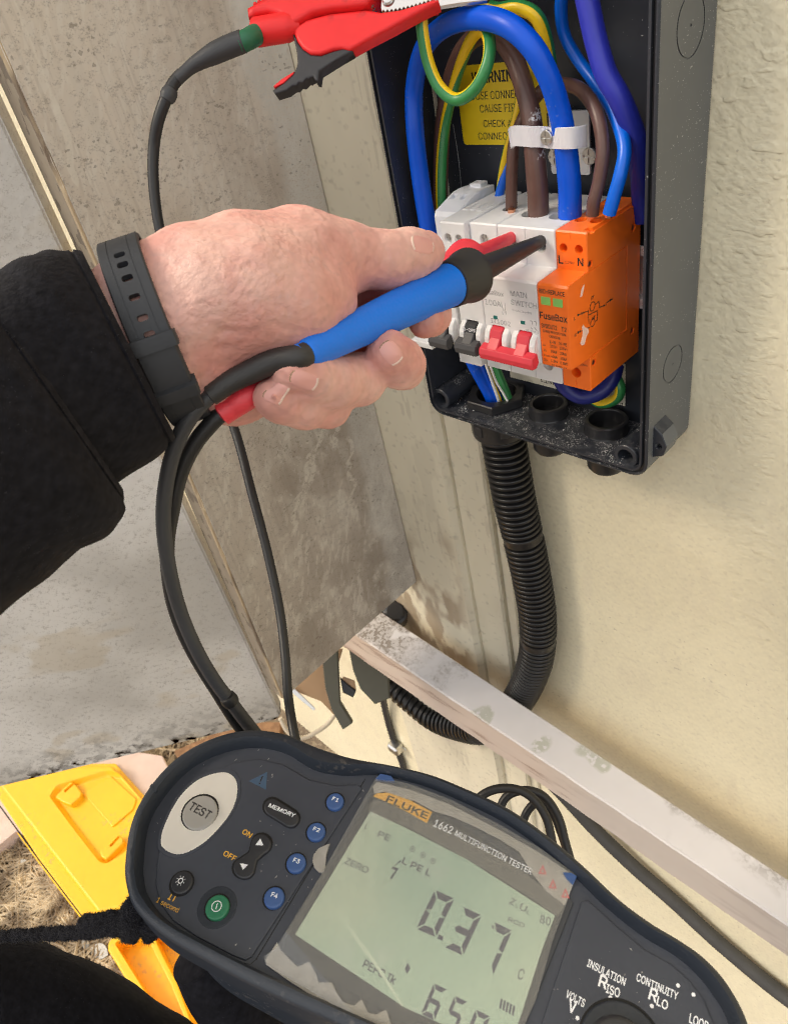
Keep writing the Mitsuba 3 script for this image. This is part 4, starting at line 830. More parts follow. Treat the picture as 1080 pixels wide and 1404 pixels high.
def hand_sdf(G):
    d = None
    for c in arm: e = chain(G, c, 6); d = e if d is None else smin(d, e, 12)
    base = d
    for nm, c in fingers.items():
        e = chain(G, c, 3.0); k = 9.0 if nm == 'thumb' else 4.0
        d = smin(d, smin(base, e, k), 1.6)
    # web between thumb and palm
    return d
import scipy.ndimage as ndi
def surface_net(f, lo, hi, h):
    ax = [np.arange(l, u + h, h) for l, u in zip(lo, hi)]; n = [len(a) for a in ax]
    G = np.stack(np.meshgrid(*ax, indexing='ij'), -1); D = ndi.gaussian_filter(f(G), .7); ins = D < 0
    acc = np.zeros([k - 1 for k in n] + [3]); cnt = np.zeros([k - 1 for k in n]); 
    cells = [slice(0, -1), slice(1, None)]
    for a in range(3):
        s0 = [slice(None)] * 3; s1 = [slice(None)] * 3; s0[a] = slice(0, -1); s1[a] = slice(1, None)
        cross = ins[tuple(s0)] != ins[tuple(s1)]; t = np.where(cross, D[tuple(s0)] / (D[tuple(s0)] - D[tuple(s1)] + 1e-12), 0)
        P = np.zeros(cross.shape + (3,)); P[..., a] = t; o = [k for k in range(3) if k != a]
        for u in (0, 1):
            for v in (0, 1):
                sl = [slice(None)] * 3; sl[o[0]] = cells[u]; sl[o[1]] = cells[v]; sl = tuple(sl)
                Q = P.copy(); Q[..., o[0]] = 1 - u; Q[..., o[1]] = 1 - v
                # edge at grid offset (u, v) belongs to the cell whose corner is offset by it
                acc += np.where(cross[sl][..., None], np.stack([Q[sl][..., k] if k == a else np.full(cross[sl].shape, float(u if k == o[0] else v)) for k in range(3)], -1), 0); cnt += cross[sl]
    act = cnt > 0; idx = -np.ones(cnt.shape, int); idx[act] = np.arange(act.sum())
    I = np.argwhere(act); V = np.array(lo) + (I + acc[act] / cnt[act][:, None]) * h; F = []
    for a in range(3):
        o = [(a + 1) % 3, (a + 2) % 3]; s0 = [slice(None)] * 3; s1 = [slice(None)] * 3; s0[a] = slice(0, -1); s1[a] = slice(1, None)
        E = np.argwhere(ins[tuple(s0)] != ins[tuple(s1)]); E = E[(E[:, o[0]] > 0) & (E[:, o[1]] > 0) & (E[:, o[0]] < n[o[0]] - 1) & (E[:, o[1]] < n[o[1]] - 1)]
        def g(du, dv): q = E.copy(); q[:, o[0]] -= du; q[:, o[1]] -= dv; return idx[tuple(q.T)]
        q = np.stack([g(1, 1), g(0, 1), g(0, 0), g(1, 0)], 1); flip = ~ins[tuple(E.T)]; q[flip] = q[flip][:, ::-1]; F.append(q)
    Q = np.vstack(F); return trimesh.Trimesh(V, np.vstack([Q[:, [0, 1, 2]], Q[:, [0, 2, 3]]]), process=False)
hand = surface_net(hand_sdf, (-150, -122, 222), (32, -18, 345), 1.15)
hand = max(hand.split(only_watertight=False), key=lambda m_: len(m_.faces)); hand.remove_unreferenced_vertices(); trimesh.smoothing.filter_taubin(hand, iterations=6)
def to_world(v): return CAM + np.asarray(v) @ RC
# skin relief: creases at the joints and web folds, pores left to the material
v = np.array(hand.vertices); nn = np.array(hand.vertex_normals)
disp = (meshkit.fbm(v * .11, 3) - .5) * 1.2 + (meshkit.fbm(v * .6, 3, 7) - .5) * .5
disp = disp - .28 * np.clip(1 - np.abs(meshkit.fbm(v @ np.array([[.9, .2, 0], [-.3, .25, 0], [0, 0, .3]]) * .45, 3, 31) - .5) / .03, 0, 1)
def crease(v, a, b, amp, w):
    """a shallow groove along the segment a-b"""
    ba = b - a; h = np.clip(((v - a) @ ba) / (ba @ ba), 0, 1); d = np.linalg.norm(v - a - h[:, None] * ba, axis=1); return -amp * np.exp(-(d / w) ** 2)
for (x0, y0, x1, y1, D, amp, w) in ((300, 452, 352, 462, 248, 1.2, 1.6), (352, 462, 384, 478, 248, 1.6, 2.0), (300, 478, 345, 484, 252, 1.0, 1.6), (288, 470, 276, 520, 255, 1.0, 2.2), (476, 395, 498, 408, 276, 1.6, 2.0), (462, 385, 480, 402, 274, .8, 1.4),
                                    (498, 345, 506, 376, 276, .7, 1.1), (507, 346, 515, 374, 277, .5, .9), (488, 348, 494, 378, 274, .4, .9), (436, 508, 440, 545, 262, .5, .9), (443, 508, 447, 545, 262, .35, .8), (462, 506, 468, 548, 272, .35, .9),
                                    (412, 545, 414, 576, 266, .4, .9), (398, 537, 425, 546, 262, 1.2, 1.5), (425, 546, 462, 552, 272, 1.0, 1.5), (258, 372, 262, 430, 246, .3, 2), (330, 318, 362, 380, 256, -.8, 3.0), (300, 325, 352, 372, 254, -.5, 3.5), (520, 352, 524, 372, 280, .4, .9), (430, 330, 470, 345, 272, .5, 1.2), (440, 322, 478, 336, 274, .4, 1.2), (530, 338, 534, 366, 282, .45, .8), (538, 338, 541, 362, 284, .4, .8), (470, 340, 476, 372, 272, .5, 1.0), (400, 545, 402, 572, 264, .35, .8), (430, 500, 433, 540, 262, .4, .8), (550, 470, 566, 484, 284, .4, .9), (270, 430, 330, 440, 246, .4, 1.2), (275, 415, 335, 420, 246, .35, 1.2), (340, 440, 420, 455, 254, .5, 1.4)):
    disp = disp + crease(v, cp(x0, y0, D), cp(x1, y1, D), amp, w)
v = v + nn * disp[:, None]
# colour: paler on the flat of the hand, redder at finger ends, in folds and at the heel
A_ = meshkit.fbm(v * .045, 3, 3)[:, None]; B_ = meshkit.fbm(v * .22, 3, 9)[:, None]; C_ = meshkit.fbm(v * .6, 2, 5)[:, None]
A_ = np.clip((A_ - .3) * 2.2, 0, 1)
col = np.array([.585, .30, .255]) * (1 - A_) + np.array([.69, .455, .385]) * A_
red = np.zeros(len(v))
for c, r_, a_ in ((fingers['thumb'][-1][0], 9, .35), (fingers['index'][-1][0], 14, .9), (fingers['middle'][-1][0], 15, .75), (fingers['middle'][-3][0], 11, .7), (fingers['ring'][-1][0], 13, .75), (fingers['ring'][2][0], 13, .5), (fingers['little'][-1][0], 13, .8), (fingers['little'][2][0], 20, .7), (cp(300, 500, 262), 16, .8), (cp(345, 470, 252), 13, .7), (cp(440, 345, 272), 12, .25), (cp(260, 368, 250), 2.2, .9), (cp(290, 390, 250), 2.0, .5), (cp(485, 405, 276), 7, .7), (cp(330, 575, 285), 18, .6), (cp(500, 372, 280), 14, .5), (cp(420, 470, 268), 12, .5), (cp(395, 440, 262), 20, .35), (cp(240, 400, 252), 12, .3)):
    red = np.maximum(red, a_ * np.exp(-(np.linalg.norm(v - c, axis=1) / r_) ** 2))
red = np.clip(red * (0.6 + .8 * B_[:, 0]), 0, 1)[:, None]
col = col * (1 - red) + np.array([.52, .20, .165]) * red
vein = np.exp(-(((meshkit.fbm(v * np.array([.05, .09, .05]), 2, 21) - .5) / .012) ** 2))[:, None]
col = col * (1 - .10 * vein * np.array([1, .7, .5]))
col = col * (0.88 + .24 * C_) * (0.90 + 0.20 * B_)
blot = np.clip((meshkit.fbm(v * .075, 3, 41) - .52) * 5, 0, 1)[:, None]; col = col * (1 - .42 * blot) + np.array([.58, .255, .22]) * .42 * blot; blo2 = np.clip((meshkit.fbm(v * .2, 3, 51) - .53) * 6, 0, 1)[:, None]; col = col * (1 - .22 * blo2) + np.array([.55, .22, .19]) * .22 * blo2
person = thing('person', 'person in black fleece whose left hand grips two test probes', 'person')
add(person + '__hand', trimesh.Trimesh(to_world(v), hand.faces[:, :] if np.linalg.det(RC) > 0 else hand.faces[:, ::-1], process=False), 'skin', smooth=True, color=np.clip(col, 0, 1))
hv = trimesh.Trimesh(v, hand.faces, process=False)
# nails: curved plates seated on the visible finger ends
from scipy.spatial import cKDTree
KT = cKDTree(v)
def snap(P):
    d_, i_ = KT.query(P, 14); w_ = 1 / (d_ + .5) ** 2; w_ /= w_.sum(1, keepdims=True)
    m_ = (v[i_] * w_[..., None]).sum(1); q_ = (nn[i_] * w_[..., None]).sum(1); q_ /= np.linalg.norm(q_, axis=1, keepdims=True)
    return P - q_ * ((P - m_) * q_).sum(1, keepdims=True), q_
def nail(key, px, py, tx, ty, L, Wd, dirt=True):
    """a thin curved plate that follows the hand's surface; (tx, ty) is the pixel of the free edge"""
    def hit(x, y):
        d = unit(np.array([(x - 540) / FPX, (y - 702) / FPX, 1])); w = np.linalg.norm(np.cross(v, d), axis=1); z = v @ d; near = np.where(w < 1.8)[0]
        return d * z[near].min(), nn[near[np.argmin(z[near])]]
    c, n_ = hit(px, py); e, _ = hit(tx, ty); t = e - c; n_ = unit(n_ + 0.25 * unit(-c)); t = unit(t - n_ * (t @ n_)); s = np.cross(n_, t); N = 17
    def pt(a, b):
        wy = Wd * .5 * (1 - max(0, (abs(a) - .45) / .55) ** 2.2 * (.34 if a > 0 else .26)); return c + t * (a * L * .5 + (.10 * L * (1 - b * b) if a > .6 else (-.10 * L * (1 - b * b) if a < -.6 else 0))) + s * b * wy
    us = np.linspace(-1, 1, N); P = np.array([pt(a, b) for a in us for b in us]); Q, nq = snap(P)
    rim = np.array([max(abs(a), abs(b)) for a in us for b in us]); lift = np.where(rim > .99, -.25, .30 - .12 * rim ** 2); fe = np.array([a for a in us for b in us]); lift = lift + np.where((fe > .99), .45, 0)
    V = Q + nq * lift[:, None] + np.array([0 * 1.0]); F = []
    for i in range(N - 1):
        for j in range(N - 1): q = i * N + j; F += [(q, q + 1, q + N + 1), (q, q + N + 1, q + N)]
    F = np.array(F); V2 = Q - nq * .9; o = len(V); bd = list(range(N)) + [i * N + N - 1 for i in range(1, N)] + [(N - 1) * N + j for j in range(N - 2, -1, -1)] + [i * N for i in range(N - 2, 0, -1)]
    k1 = np.roll(bd, -1); F = np.vstack([F, F[:, ::-1] + o, np.stack([bd, k1 + o, k1], 1), np.stack([bd, np.array(bd) + o, k1 + o], 1)])
    m = trimesh.Trimesh(to_world(np.vstack([V, V2])), F, process=False); trimesh.repair.fix_normals(m); kk = add(person + '__' + key, m, 'nail', smooth=50)
    def edge(name, a, mm, r, up, bw=.92):
        Pp, nq2 = snap(np.array([pt(a, b) for b in np.linspace(-bw, bw, 11)])); addtube(kk + '__' + name, to_world(Pp + nq2 * up), r, mm, sides=8, step=.5)
    edge('free_edge', .97, 'nail_dirt' if dirt else 'nail_tip', .26, .10, .8); edge('lunula', -.86, 'nail_tip', .6, -.16, .8)
nail('thumb_nail', 583, 333, 598, 337, 10.5, 9.0, False)
nail('finger_nail', 537, 485, 524, 469, 9.6, 9.0)
nail('finger_nail', 418, 523, 401, 516, 9.6, 8.2)
nail('finger_nail', 374, 543, 358, 537, 8.6, 7.6)

# watch strap round the wrist
wc = (cp(196, 400, 258) + cp(232, 505, 264) + cp(214, 450, 264)) / 3
e1 = unit(cp(256, 556, 262) - cp(174, 345, 259)); axw = unit(np.array([.91, -.36, .10]) - e1 * (np.array([.91, -.36, .10]) @ e1)); e2 = np.cross(axw, e1)
def strap_ring(off, n=96):
    """outline of the wrist at the strap plus an offset, from the hand's own distance field"""
    P = []
    for a in np.arange(n) * 2 * math.pi / n:
        d = e1 * math.cos(a) + e2 * math.sin(a); ts = np.linspace(5, 60, 220); D = hand_sdf(wc + ts[:, None] * d); i = np.argmax(D > 0.9 + off); P.append((a, ts[i]))
    P = np.array(P); r = P[:, 1]
    for _ in range(6): r = (np.roll(r, 1) + 2 * r + np.roll(r, -1)) / 4
    return P[:, 0], r
aa, r0 = strap_ring(0.2)
def strap_pt(a, off, w): r = np.interp(a % (2 * math.pi), np.r_[aa, 2 * math.pi], np.r_[r0, r0[0]]); return wc + (r + off) * (e1 * math.cos(a) + e2 * math.sin(a)) + axw * w
def strap_band(a0, a1, o0, o1, w0, w1, n=90, round_=.5):
    R = []
    for a in np.linspace(a0, a1, n):
        R.append(to_world(np.array([strap_pt(a, o, w) for o, w in ((o0, w0), (o1 - round_, w0), (o1, w0 + round_), (o1, w1 - round_), (o1 - round_, w1), (o0, w1))])))
    m = loft(R); trimesh.repair.fix_normals(m); return m
wt = thing('watch_strap', 'black rubber watch strap with oval holes buckled round the wrist', 'watch strap')
HW = 7.1
band = man(strap_band(0, 2 * math.pi * .9995, 0, 2.2, -HW, HW, 140))
# angle of a pixel on the strap
As = np.linspace(0, 2 * math.pi, 1440)
SP = np.array([strap_pt(a, 2.2, 0) for a in As]); SPX = np.stack([540 + FPX * SP[:, 0] / SP[:, 2], 702 + FPX * SP[:, 1] / SP[:, 2]], 1)
vis = np.array([(unit(-SP[i]) @ unit(SP[i] - wc)) > -.1 for i in range(len(As))])
def ang(px, py): d = np.linalg.norm(SPX - [px, py], axis=1) + 1e4 * ~vis; return As[np.argmin(d)]
for px, py in ((177, 345), (184, 357), (193, 374), (203, 400), (214, 428), (222, 451), (232, 478), (240, 504)):
    a = ang(px, py); o = strap_pt(a, 0, 0); d = unit(strap_pt(a, 5, 0) - o); t = np.cross(axw, d)
    h = frame(prism(rrect(-1.9, 1.9, -1.05, 1.05, .9, 4), -4, 8), o, axw, t, np.cross(axw, t)); hw = trimesh.Trimesh(to_world(h.vertices), h.faces, process=False)
    trimesh.repair.fix_normals(hw); band = band - man(hw)
for w in (-3.6, 3.6):   # moulded lines either side of the holes
    g_ = man(strap_band(.001, 2 * math.pi * .999, 1.9, 3.2, w - .22, w + .22, 140, .05)); band = band - g_
add(wt + '__strap', tm(band), 'strap_rubber', smooth=30)
def hoop(px0, py0, wdeg, off, o0, key):
    a = ang(px0, py0); add(wt + '__' + key, strap_band(a - wdeg, a + wdeg, o0, off, -HW - 1.1, HW + 1.1, 12, .7), 'strap_rubber', smooth=30)
a1 = ang(224, 464); a2 = ang(246, 531)
add(wt + '__strap_end', strap_band(min(a1, a2), max(a1, a2) , 1.9, 3.7, -HW + .3, HW - .3, 40, .6), 'strap_rubber', smooth=30)
hoop(223, 464, .09, 5.4, .3, 'keeper_loop'); hoop(245, 531, .06, 5.6, .3, 'buckle')

# sleeve: cuff and outer sleeve as cloth tubes with folds
def sleeve(rings, key, th=3.0, seed=1, amp=3.0):
    R = []; n = 80; C = [catmull(np.array([r[k] for r in rings]), 10) for k in range(2)]
    H = catmull(np.array([[r[2], r[3], 0] for r in rings]), 10); m = len(C[0])
    for i in range(m):
        c = C[0][i]; d = unit(C[1][i]); t = C[0][min(i + 1, m - 1)] - C[0][max(i - 1, 0)]; t = unit(t); d = unit(d - t * (d @ t) * .0); w = unit(c) - d * (unit(c) @ d); w = unit(w)
        a = np.arange(n) * 2 * math.pi / n
        p = c + H[i, 0] * np.cos(a)[:, None] * d + H[i, 1] * np.sin(a)[:, None] * w
        f = (meshkit.fbm(np.column_stack([p[:, 0] * .035 + p[:, 1] * .02, p[:, 1] * .035, p[:, 2] * .03]), 3, seed) - .5) * 2 * amp
        f = f + amp * .8 * np.sin(a * 3 + i * .16 + 2 * np.sin(i * .05 + seed)) * np.clip(i / 10, 0, 1) * (0.5 + 0.5 * np.sin(i * .33 + a * 2 + seed)) - .9 * (i in (7, 8)) 
        R.append(p + f[:, None] * (p - c) / np.linalg.norm(p - c, axis=1, keepdims=True))
    c0 = R[0].mean(0); first = [R[0] + (c0 - R[0]) * (th / 40) + (R[0].mean(0) - R[1].mean(0)) * -1.5, R[0] + (c0 - R[0]) * (th / 110) + (R[0].mean(0) - R[1].mean(0)) * .12]
    m_ = loft([to_world(r) for r in first + R], cap0=False, cap1=False); trimesh.repair.fix_normals(m_)
    add(key, m_, 'black_fleece', smooth=True); return m_
def ring(x0, y0, x1, y1, D, deep): a, b = cp(x0, y0, D), cp(x1, y1, D); return ((a + b) / 2, unit(b - a), np.linalg.norm(b - a) / 2, deep)
cuff_m = sleeve([ring(116, 352, 240, 598, 257, 27), ring(95, 350, 226, 612, 254, 30), ring(60, 354, 176, 650, 248, 33), ring(15, 378, 110, 690, 241, 36), ring(-60, 430, 40, 740, 230, 37), ring(-160, 520, -60, 820, 218, 38)], person + '__cuff', 2.5, 4, 1.6)
slv_m = sleeve([ring(-12, 405, 164, 664, 244, 38), ring(-30, 410, 166, 690, 240, 40), ring(-60, 428, 150, 726, 234, 42), ring(-110, 470, 92, 772, 226, 44), ring(-190, 560, 0, 842, 214, 46), ring(-330, 690, -150, 960, 200, 50), ring(-620, 960, -420, 1260, 190, 56)], person + '__sleeve', 3.0, 11, 2.2)
def fuzz(key, m_, count, lo, hi, seed):
    """short loose fibres standing off the cloth"""
    rg_ = np.random.default_rng(seed); m_ = tm(m_); P_, fi = trimesh.sample.sample_surface(m_, count, seed=seed); N_ = m_.face_normals[fi]
    t_ = rg_.normal(size=(count, 3)); t_ -= N_ * (t_ * N_).sum(1, keepdims=True); t_ /= np.linalg.norm(t_, axis=1, keepdims=True); L_ = rg_.uniform(lo, hi, count)[:, None]; s_ = np.cross(N_, t_) * .075
    a_ = P_; b_ = P_ + N_ * L_ * .55 + t_ * L_ * .35; c_ = P_ + N_ * L_ * .7 + t_ * L_ * .95
    V_ = np.stack([a_ - s_, a_ + s_, b_ - s_, b_ + s_, c_], 1).reshape(-1, 3); o_ = np.arange(count)[:, None] * 5
    F_ = np.vstack([o_ + [0, 1, 3], o_ + [0, 3, 2], o_ + [2, 3, 4]]); add(key, trimesh.Trimesh(V_, F_, process=False), 'fuzz', smooth=False); tag(key, kind='stuff')
hem, _ = tube([at_d(272, 1312, 335), at_d(322, 1378, 345), at_d(372, 1440, 360), at_d(455, 1520, 385), at_d(620, 1590, 400), at_d(800, 1660, 410), at_d(1000, 1740, 420)], [13, 18, 30, 56, 76, 80, 78], sides=40, step=5)
hv_ = np.array(hem.vertices); hv_ = hv_ + np.array(hem.vertex_normals) * ((meshkit.fbm(hv_ * .03, 3, 8) - .5) * 6)[:, None]
add(person + '__jacket_hem', trimesh.Trimesh(hv_, hem.faces, process=False), 'black_fleece', smooth=True)
fuzz(person + '__cuff_fuzz', cuff_m, 30000, .5, 1.7, 3); fuzz(person + '__sleeve_fuzz', slv_m, 60000, .5, 1.8, 4)
# dark trouser leg at the lower left corner, close to the camera
leg = [at_d(-130, 1318, 330), at_d(0, 1340 + 60, 330), at_d(120, 1400 + 55, 330), at_d(240, 1460 + 60, 330)]
m, uv = tube([at_d(-420, 1330, 300), at_d(-150, 1418, 310), at_d(20, 1472, 318), at_d(140, 1532, 322), at_d(300, 1630, 330)], [46, 46, 47, 46, 44], sides=48, step=4)
vv = np.array(m.vertices); vv = vv + np.array(m.vertex_normals) * ((meshkit.fbm(vv * .03, 3, 2) - .5) * 6)[:, None]
add(person + '__trouser_leg', trimesh.Trimesh(vv, m.faces, process=False), 'black_fleece', smooth=True)
# ------------------------------------------------------------------ red crocodile clip and its lead
DC = 345.0
OC = at_d(450, 70, DC); WC = -unit(np.array([0, 0, 1.0]) @ RC + 0.25 * RC[0]); UC = unit(RC[0] - WC * (RC[0] @ WC)); VC = np.cross(WC, UC)
def clip_poly(pts): 
    q = [at_pl(x, y, OC, WC) for x, y in pts]; return np.array([((p - OC) @ UC, (p - OC) @ VC) for p in q])
def clip_part(key, pts, c0, c1, m, bev=1.2, steps=3, label=None): return add(key, frame(prism(clip_poly(pts), c0, c1, bev, steps), OC, UC, VC, WC), m, smooth=35, label=label)
def ck(x, y): return 340 + x / 3.6, y / 3.6
cc_ = thing('red_crocodile_clip', 'large red crocodile clip with black lower handle and toothed metal jaws, biting above the enclosure', 'crocodile clip')
clip_part(cc_ + '__lower_jaw', [ck(*p) for p in [(232, 165), (300, 120), (420, 90), (590, 72), (670, 84), (760, 72), (850, 45), (945, 20), (950, 38), (850, 88), (720, 160), (600, 222), (510, 272), (470, 262), (430, 268), (370, 290), (320, 288), (280, 262), (255, 225)]], -4, 4.4, 'clip_red', 1.8)
clip_part(cc_ + '__upper_handle', [ck(*p) for p in [(20, 78), (100, 36), (160, 8), (240, -30), (420, -90), (640, -120), (660, -20), (605, 62), (560, 74), (430, 84), (340, 104), (236, 162), (215, 150), (170, 108), (120, 98), (60, 108), (26, 126)]], -7.5, 7, 'clip_red', 2.4)
clip_part(cc_ + '__upper_jaw', [ck(*p) for p in [(640, -120), (1000, -150), (960, -40), (800, -30), (665, -20)]], -5, 4, 'clip_red', 1.5)
for i in range(9):
    x, y = 60 + i * 20, 52 - i * 10.5; p = clip_poly([ck(x, y)])[0]
    for c in (-3.5, 0.0, 3.5):
        b = trimesh.creation.icosphere(1, 1.15); b.vertices = b.vertices * [1, 1, 1.6] + [p[0], p[1] - .6, c + 1.5 if c > 3 else c]; add(cc_ + '__grip_nub', frame(b, OC, UC, VC, WC), 'clip_red', smooth=True)
a, b = at_pl(*ck(24, 150), OC, WC), at_pl(*ck(215, 118), OC, WC); d = unit(b - a)
add(cc_ + '__socket', revolve([(0, 0), (5.9, 0), (6.4, .8), (6.4, 17), (5.6, 20), (3, 24), (0, 24)], at_pl(*ck(42, 172), OC, WC) + WC * 2, d, 36), 'clip_red', smooth=35)
clip_part(cc_ + '__lower_handle', [ck(*p) for p in [(230, 172), (258, 228), (285, 262), (322, 288), (372, 292), (432, 270), (480, 258), (525, 268), (440, 318), (362, 368), (356, 415), (340, 412), (330, 395), (316, 400), (312, 408), (300, 404), (280, 426), (262, 424), (248, 440), (232, 440), (205, 462), (145, 480), (134, 462), (190, 420), (245, 366), (255, 330), (250, 270), (238, 215)]], -3.2, 3.4, 'clip_black', 1.0)
clip_part(cc_ + '__red_inlay', [ck(*p) for p in [(140, 446), (180, 412), (242, 374), (236, 388), (190, 430), (146, 452)]], -2, 4.0, 'clip_red', .4)
# metal jaw with teeth, cut into the lower edge
jaw = [(668, -30), (665, 60), (668, 80)]
xs = np.linspace(676, 935, 27)
for i, x in enumerate(xs): jaw.append((x, (82 - 62 * ((x - 668) / 267) ** 1.6) - (0 if i % 2 else 13)))
jaw += [(940, -40)]
clip_part(cc_ + '__metal_jaw', [ck(*p) for p in jaw], 1.5, 3.4, 'nickel', .15, 1)
clip_part(cc_ + '__metal_jaw', [ck(x, y - 4) for x, y in jaw], -4.0, -2.2, 'nickel', .15, 1)
add(cc_ + '__spring', tube([at_pl(*ck(600 + 18 * math.cos(t), 20 + 26 * math.sin(t)), OC, WC) + WC * (t * .35 - 3) for t in np.linspace(0, 18, 60)], 1.0, sides=10, step=.8)[0], 'nickel', smooth=True)
add(cc_ + '__pivot', revolve([(0, 0), (2.6, 0), (2.9, .5), (2.2, 1.2), (0, 1.5)], at_pl(*ck(700, 22), OC, WC) + WC * 3.6, WC, 24), 'screw_steel')
# what the jaws hold: the bared end of an earth strap bracket
bar = thing('metal_strip', 'bare grey metal strip gripped in the crocodile clip jaws at the top edge', 'metal strip')
add(bar + '__strip', frame(prism(clip_poly([ck(*p) for p in [(740, -60), (940, -50), (1240, -60), (1180, 6), (1040, 22), (930, 40), (900, 8), (800, 0)]]), -1.4, 1.0, .3), OC, UC, VC, WC), 'nickel', smooth=False)
# green collar, boot and lead
e0 = at_pl(*ck(44, 172), OC, WC) + WC * 2
L = [e0 + d * 2, at_d(338, 55, DC), at_d(326, 60, DC)]
ld = thing('black_test_lead', 'long black test lead running from the crocodile clip behind the hand to the tester', 'test lead')
addtube(ld + '__collar', [e0 + d * 3, at_d(340, 53.5, DC), at_d(327, 59, DC)], [4.7, 4.7, 4.6], 'collar_green', smooth_in=False)
addtube(ld + '__boot', [at_d(333, 56, DC), at_d(315, 63, DC + 1), at_d(293, 73, DC + 2), at_d(265, 89, DC + 4), at_d(243, 108, DC + 5)], [5.0, 5.0, 4.8, 3.8, 3.0, 2.8], 'grey_lead')
addtube(ld + '__ring', [at_d(235, 121, DC + 6), at_d(228, 137, DC + 7)], [3.2, 3.9, 3.9, 3.3], 'grey_lead', smooth_in=False)
addtube(ld + '__lead', [at_d(x, y, D) for x, y, D in ((250, 101, DC + 5), (238, 114, DC + 6), (228, 134, DC + 7), (217, 165, 356), (211, 200, 362), (210, 240, 366), (214, 285, 370), (222, 325, 373), (250, 420, 380), (290, 510, 380), (322, 590, 376), (345, 675, 370), (366, 755, 366), (383, 835, 360), (391, 900, 352), (395, 955, 345), (403, 1005, 335), (415, 1050, 330))], [3.0, 2.7, 2.5, 2.4, 2.35, 2.3, 2.2], 'black_lead')

# ------------------------------------------------------------------ the tester
ut = np.array([2101., 732, -991]); vt = np.array([758., -951, 991]); ut = unit(ut); vt = unit(vt - ut * (vt @ ut))
UT, VT = ut @ RC, vt @ RC; WT = np.cross(UT, VT); OT = at_d(600, 1230, 262)
if WT @ (CAM - OT) < 0: WT = -WT
print('tester handed', np.cross(UT, VT) @ WT)
def tp(px, py, c=0.0):
    p = at_pl(px, py, OT + WT * c, WT) - OT; return np.array([p @ UT, p @ VT])
def tpoly(pts, c=0.0): return np.array([tp(*p, c) for p in pts])
def tw(mesh): return frame(mesh, OT, UT, VT, WT)
def dense(P, n=6):
    P = np.asarray(P, float); Q = np.column_stack([P, np.zeros(len(P))]); Q = np.vstack([Q[-2:], Q, Q[:3]]); c = catmull(Q, n); return c[2 * n:-(2 * n)][:len(P) * n, :2]
te = thing('multifunction_tester', 'dark blue grey handheld tester with a green display, below the hand', 'tester')
outl = [(169, 1180), (178, 1125), (202, 1078), (240, 1037), (288, 1010), (338, 998), (388, 1003), (432, 1021), (480, 1036), (535, 1046), (590, 1059), (645, 1081), (698, 1106), (750, 1142), (800, 1184), (848, 1229), (892, 1262), (935, 1288), (968, 1312), (1000, 1348), (1028, 1402), (1040, 1470), (1010, 1550), (930, 1600), (820, 1590), (700, 1530), (590, 1462), (470, 1408), (360, 1358), (280, 1316), (222, 1282), (184, 1246), (171, 1214)]
RIM = 6.5
O_ = ccw(dense(tpoly(outl, RIM))); 
inn_px = [(197, 1185), (205, 1130), (232, 1085), (268, 1051), (310, 1032), (352, 1026), (392, 1034), (430, 1056), (470, 1064), (520, 1064), (580, 1078), (636, 1101), (690, 1128), (740, 1163), (790, 1206), (832, 1246), (880, 1284), (920, 1308), (948, 1330), (975, 1362), (998, 1404), (1006, 1470), (980, 1540), (915, 1580), (820, 1568), (705, 1508), (595, 1442), (478, 1388), (365, 1336), (286, 1296), (232, 1264), (205, 1232), (198, 1208)]
I_ = ccw(dense(tpoly(inn_px, .3)))
It = inset(I_, -1.8); well = loft([np.column_stack([I_, np.full(len(I_), 0.0)]), np.column_stack([inset(I_, -.5), np.full(len(I_), RIM * .55)]), np.column_stack([It, np.full(len(I_), RIM)]), np.column_stack([inset(I_, -3.2), np.full(len(I_), RIM + 3)])])
body = man(prism(O_, -14, RIM, 3.0, 4)) - man(well)
add(te + '__rim', tw(tm(body)), 'tester_rubber', smooth=40)
add(te + '__face', tw(prism(inset(I_, -.3), -6, .35, .3)), 'tester_face', smooth=False)
lo_ = inset(O_, 7)
add(te + '__lower_case', tw(prism(lo_, -92, -13.5, 8, 3)), 'tester_rubber', smooth=35)
add(te + '__rim_joint', tw(prism(tpoly([(205, 1079), (208, 1075), (216, 1083), (213, 1087)], RIM), 0, RIM + .15)), 'tester_rubber', smooth=False)
def panel(key, pts, c0, c1, m, bev=.3, steps=2, smooth=30, dens=0, label=None):
    P = tpoly(pts, c1); P = dense(P, dens) if dens else P; return add(te + '__' + key, tw(prism(P, c0, c1, bev, steps)), m, smooth=smooth, label=label)
def disc(key, px, py, rpx, c0, c1, m, bev=.5, dome=0, label=None):
    c = tp(px, py, c1); e = tp(px + rpx, py, c1); r = np.linalg.norm(e - c); P = circ(c[0], c[1], r, 44); return add(te + '__' + key, tw(prism(P, c0, c1, bev, 3)), m, smooth=35, label=label)
FC = .35
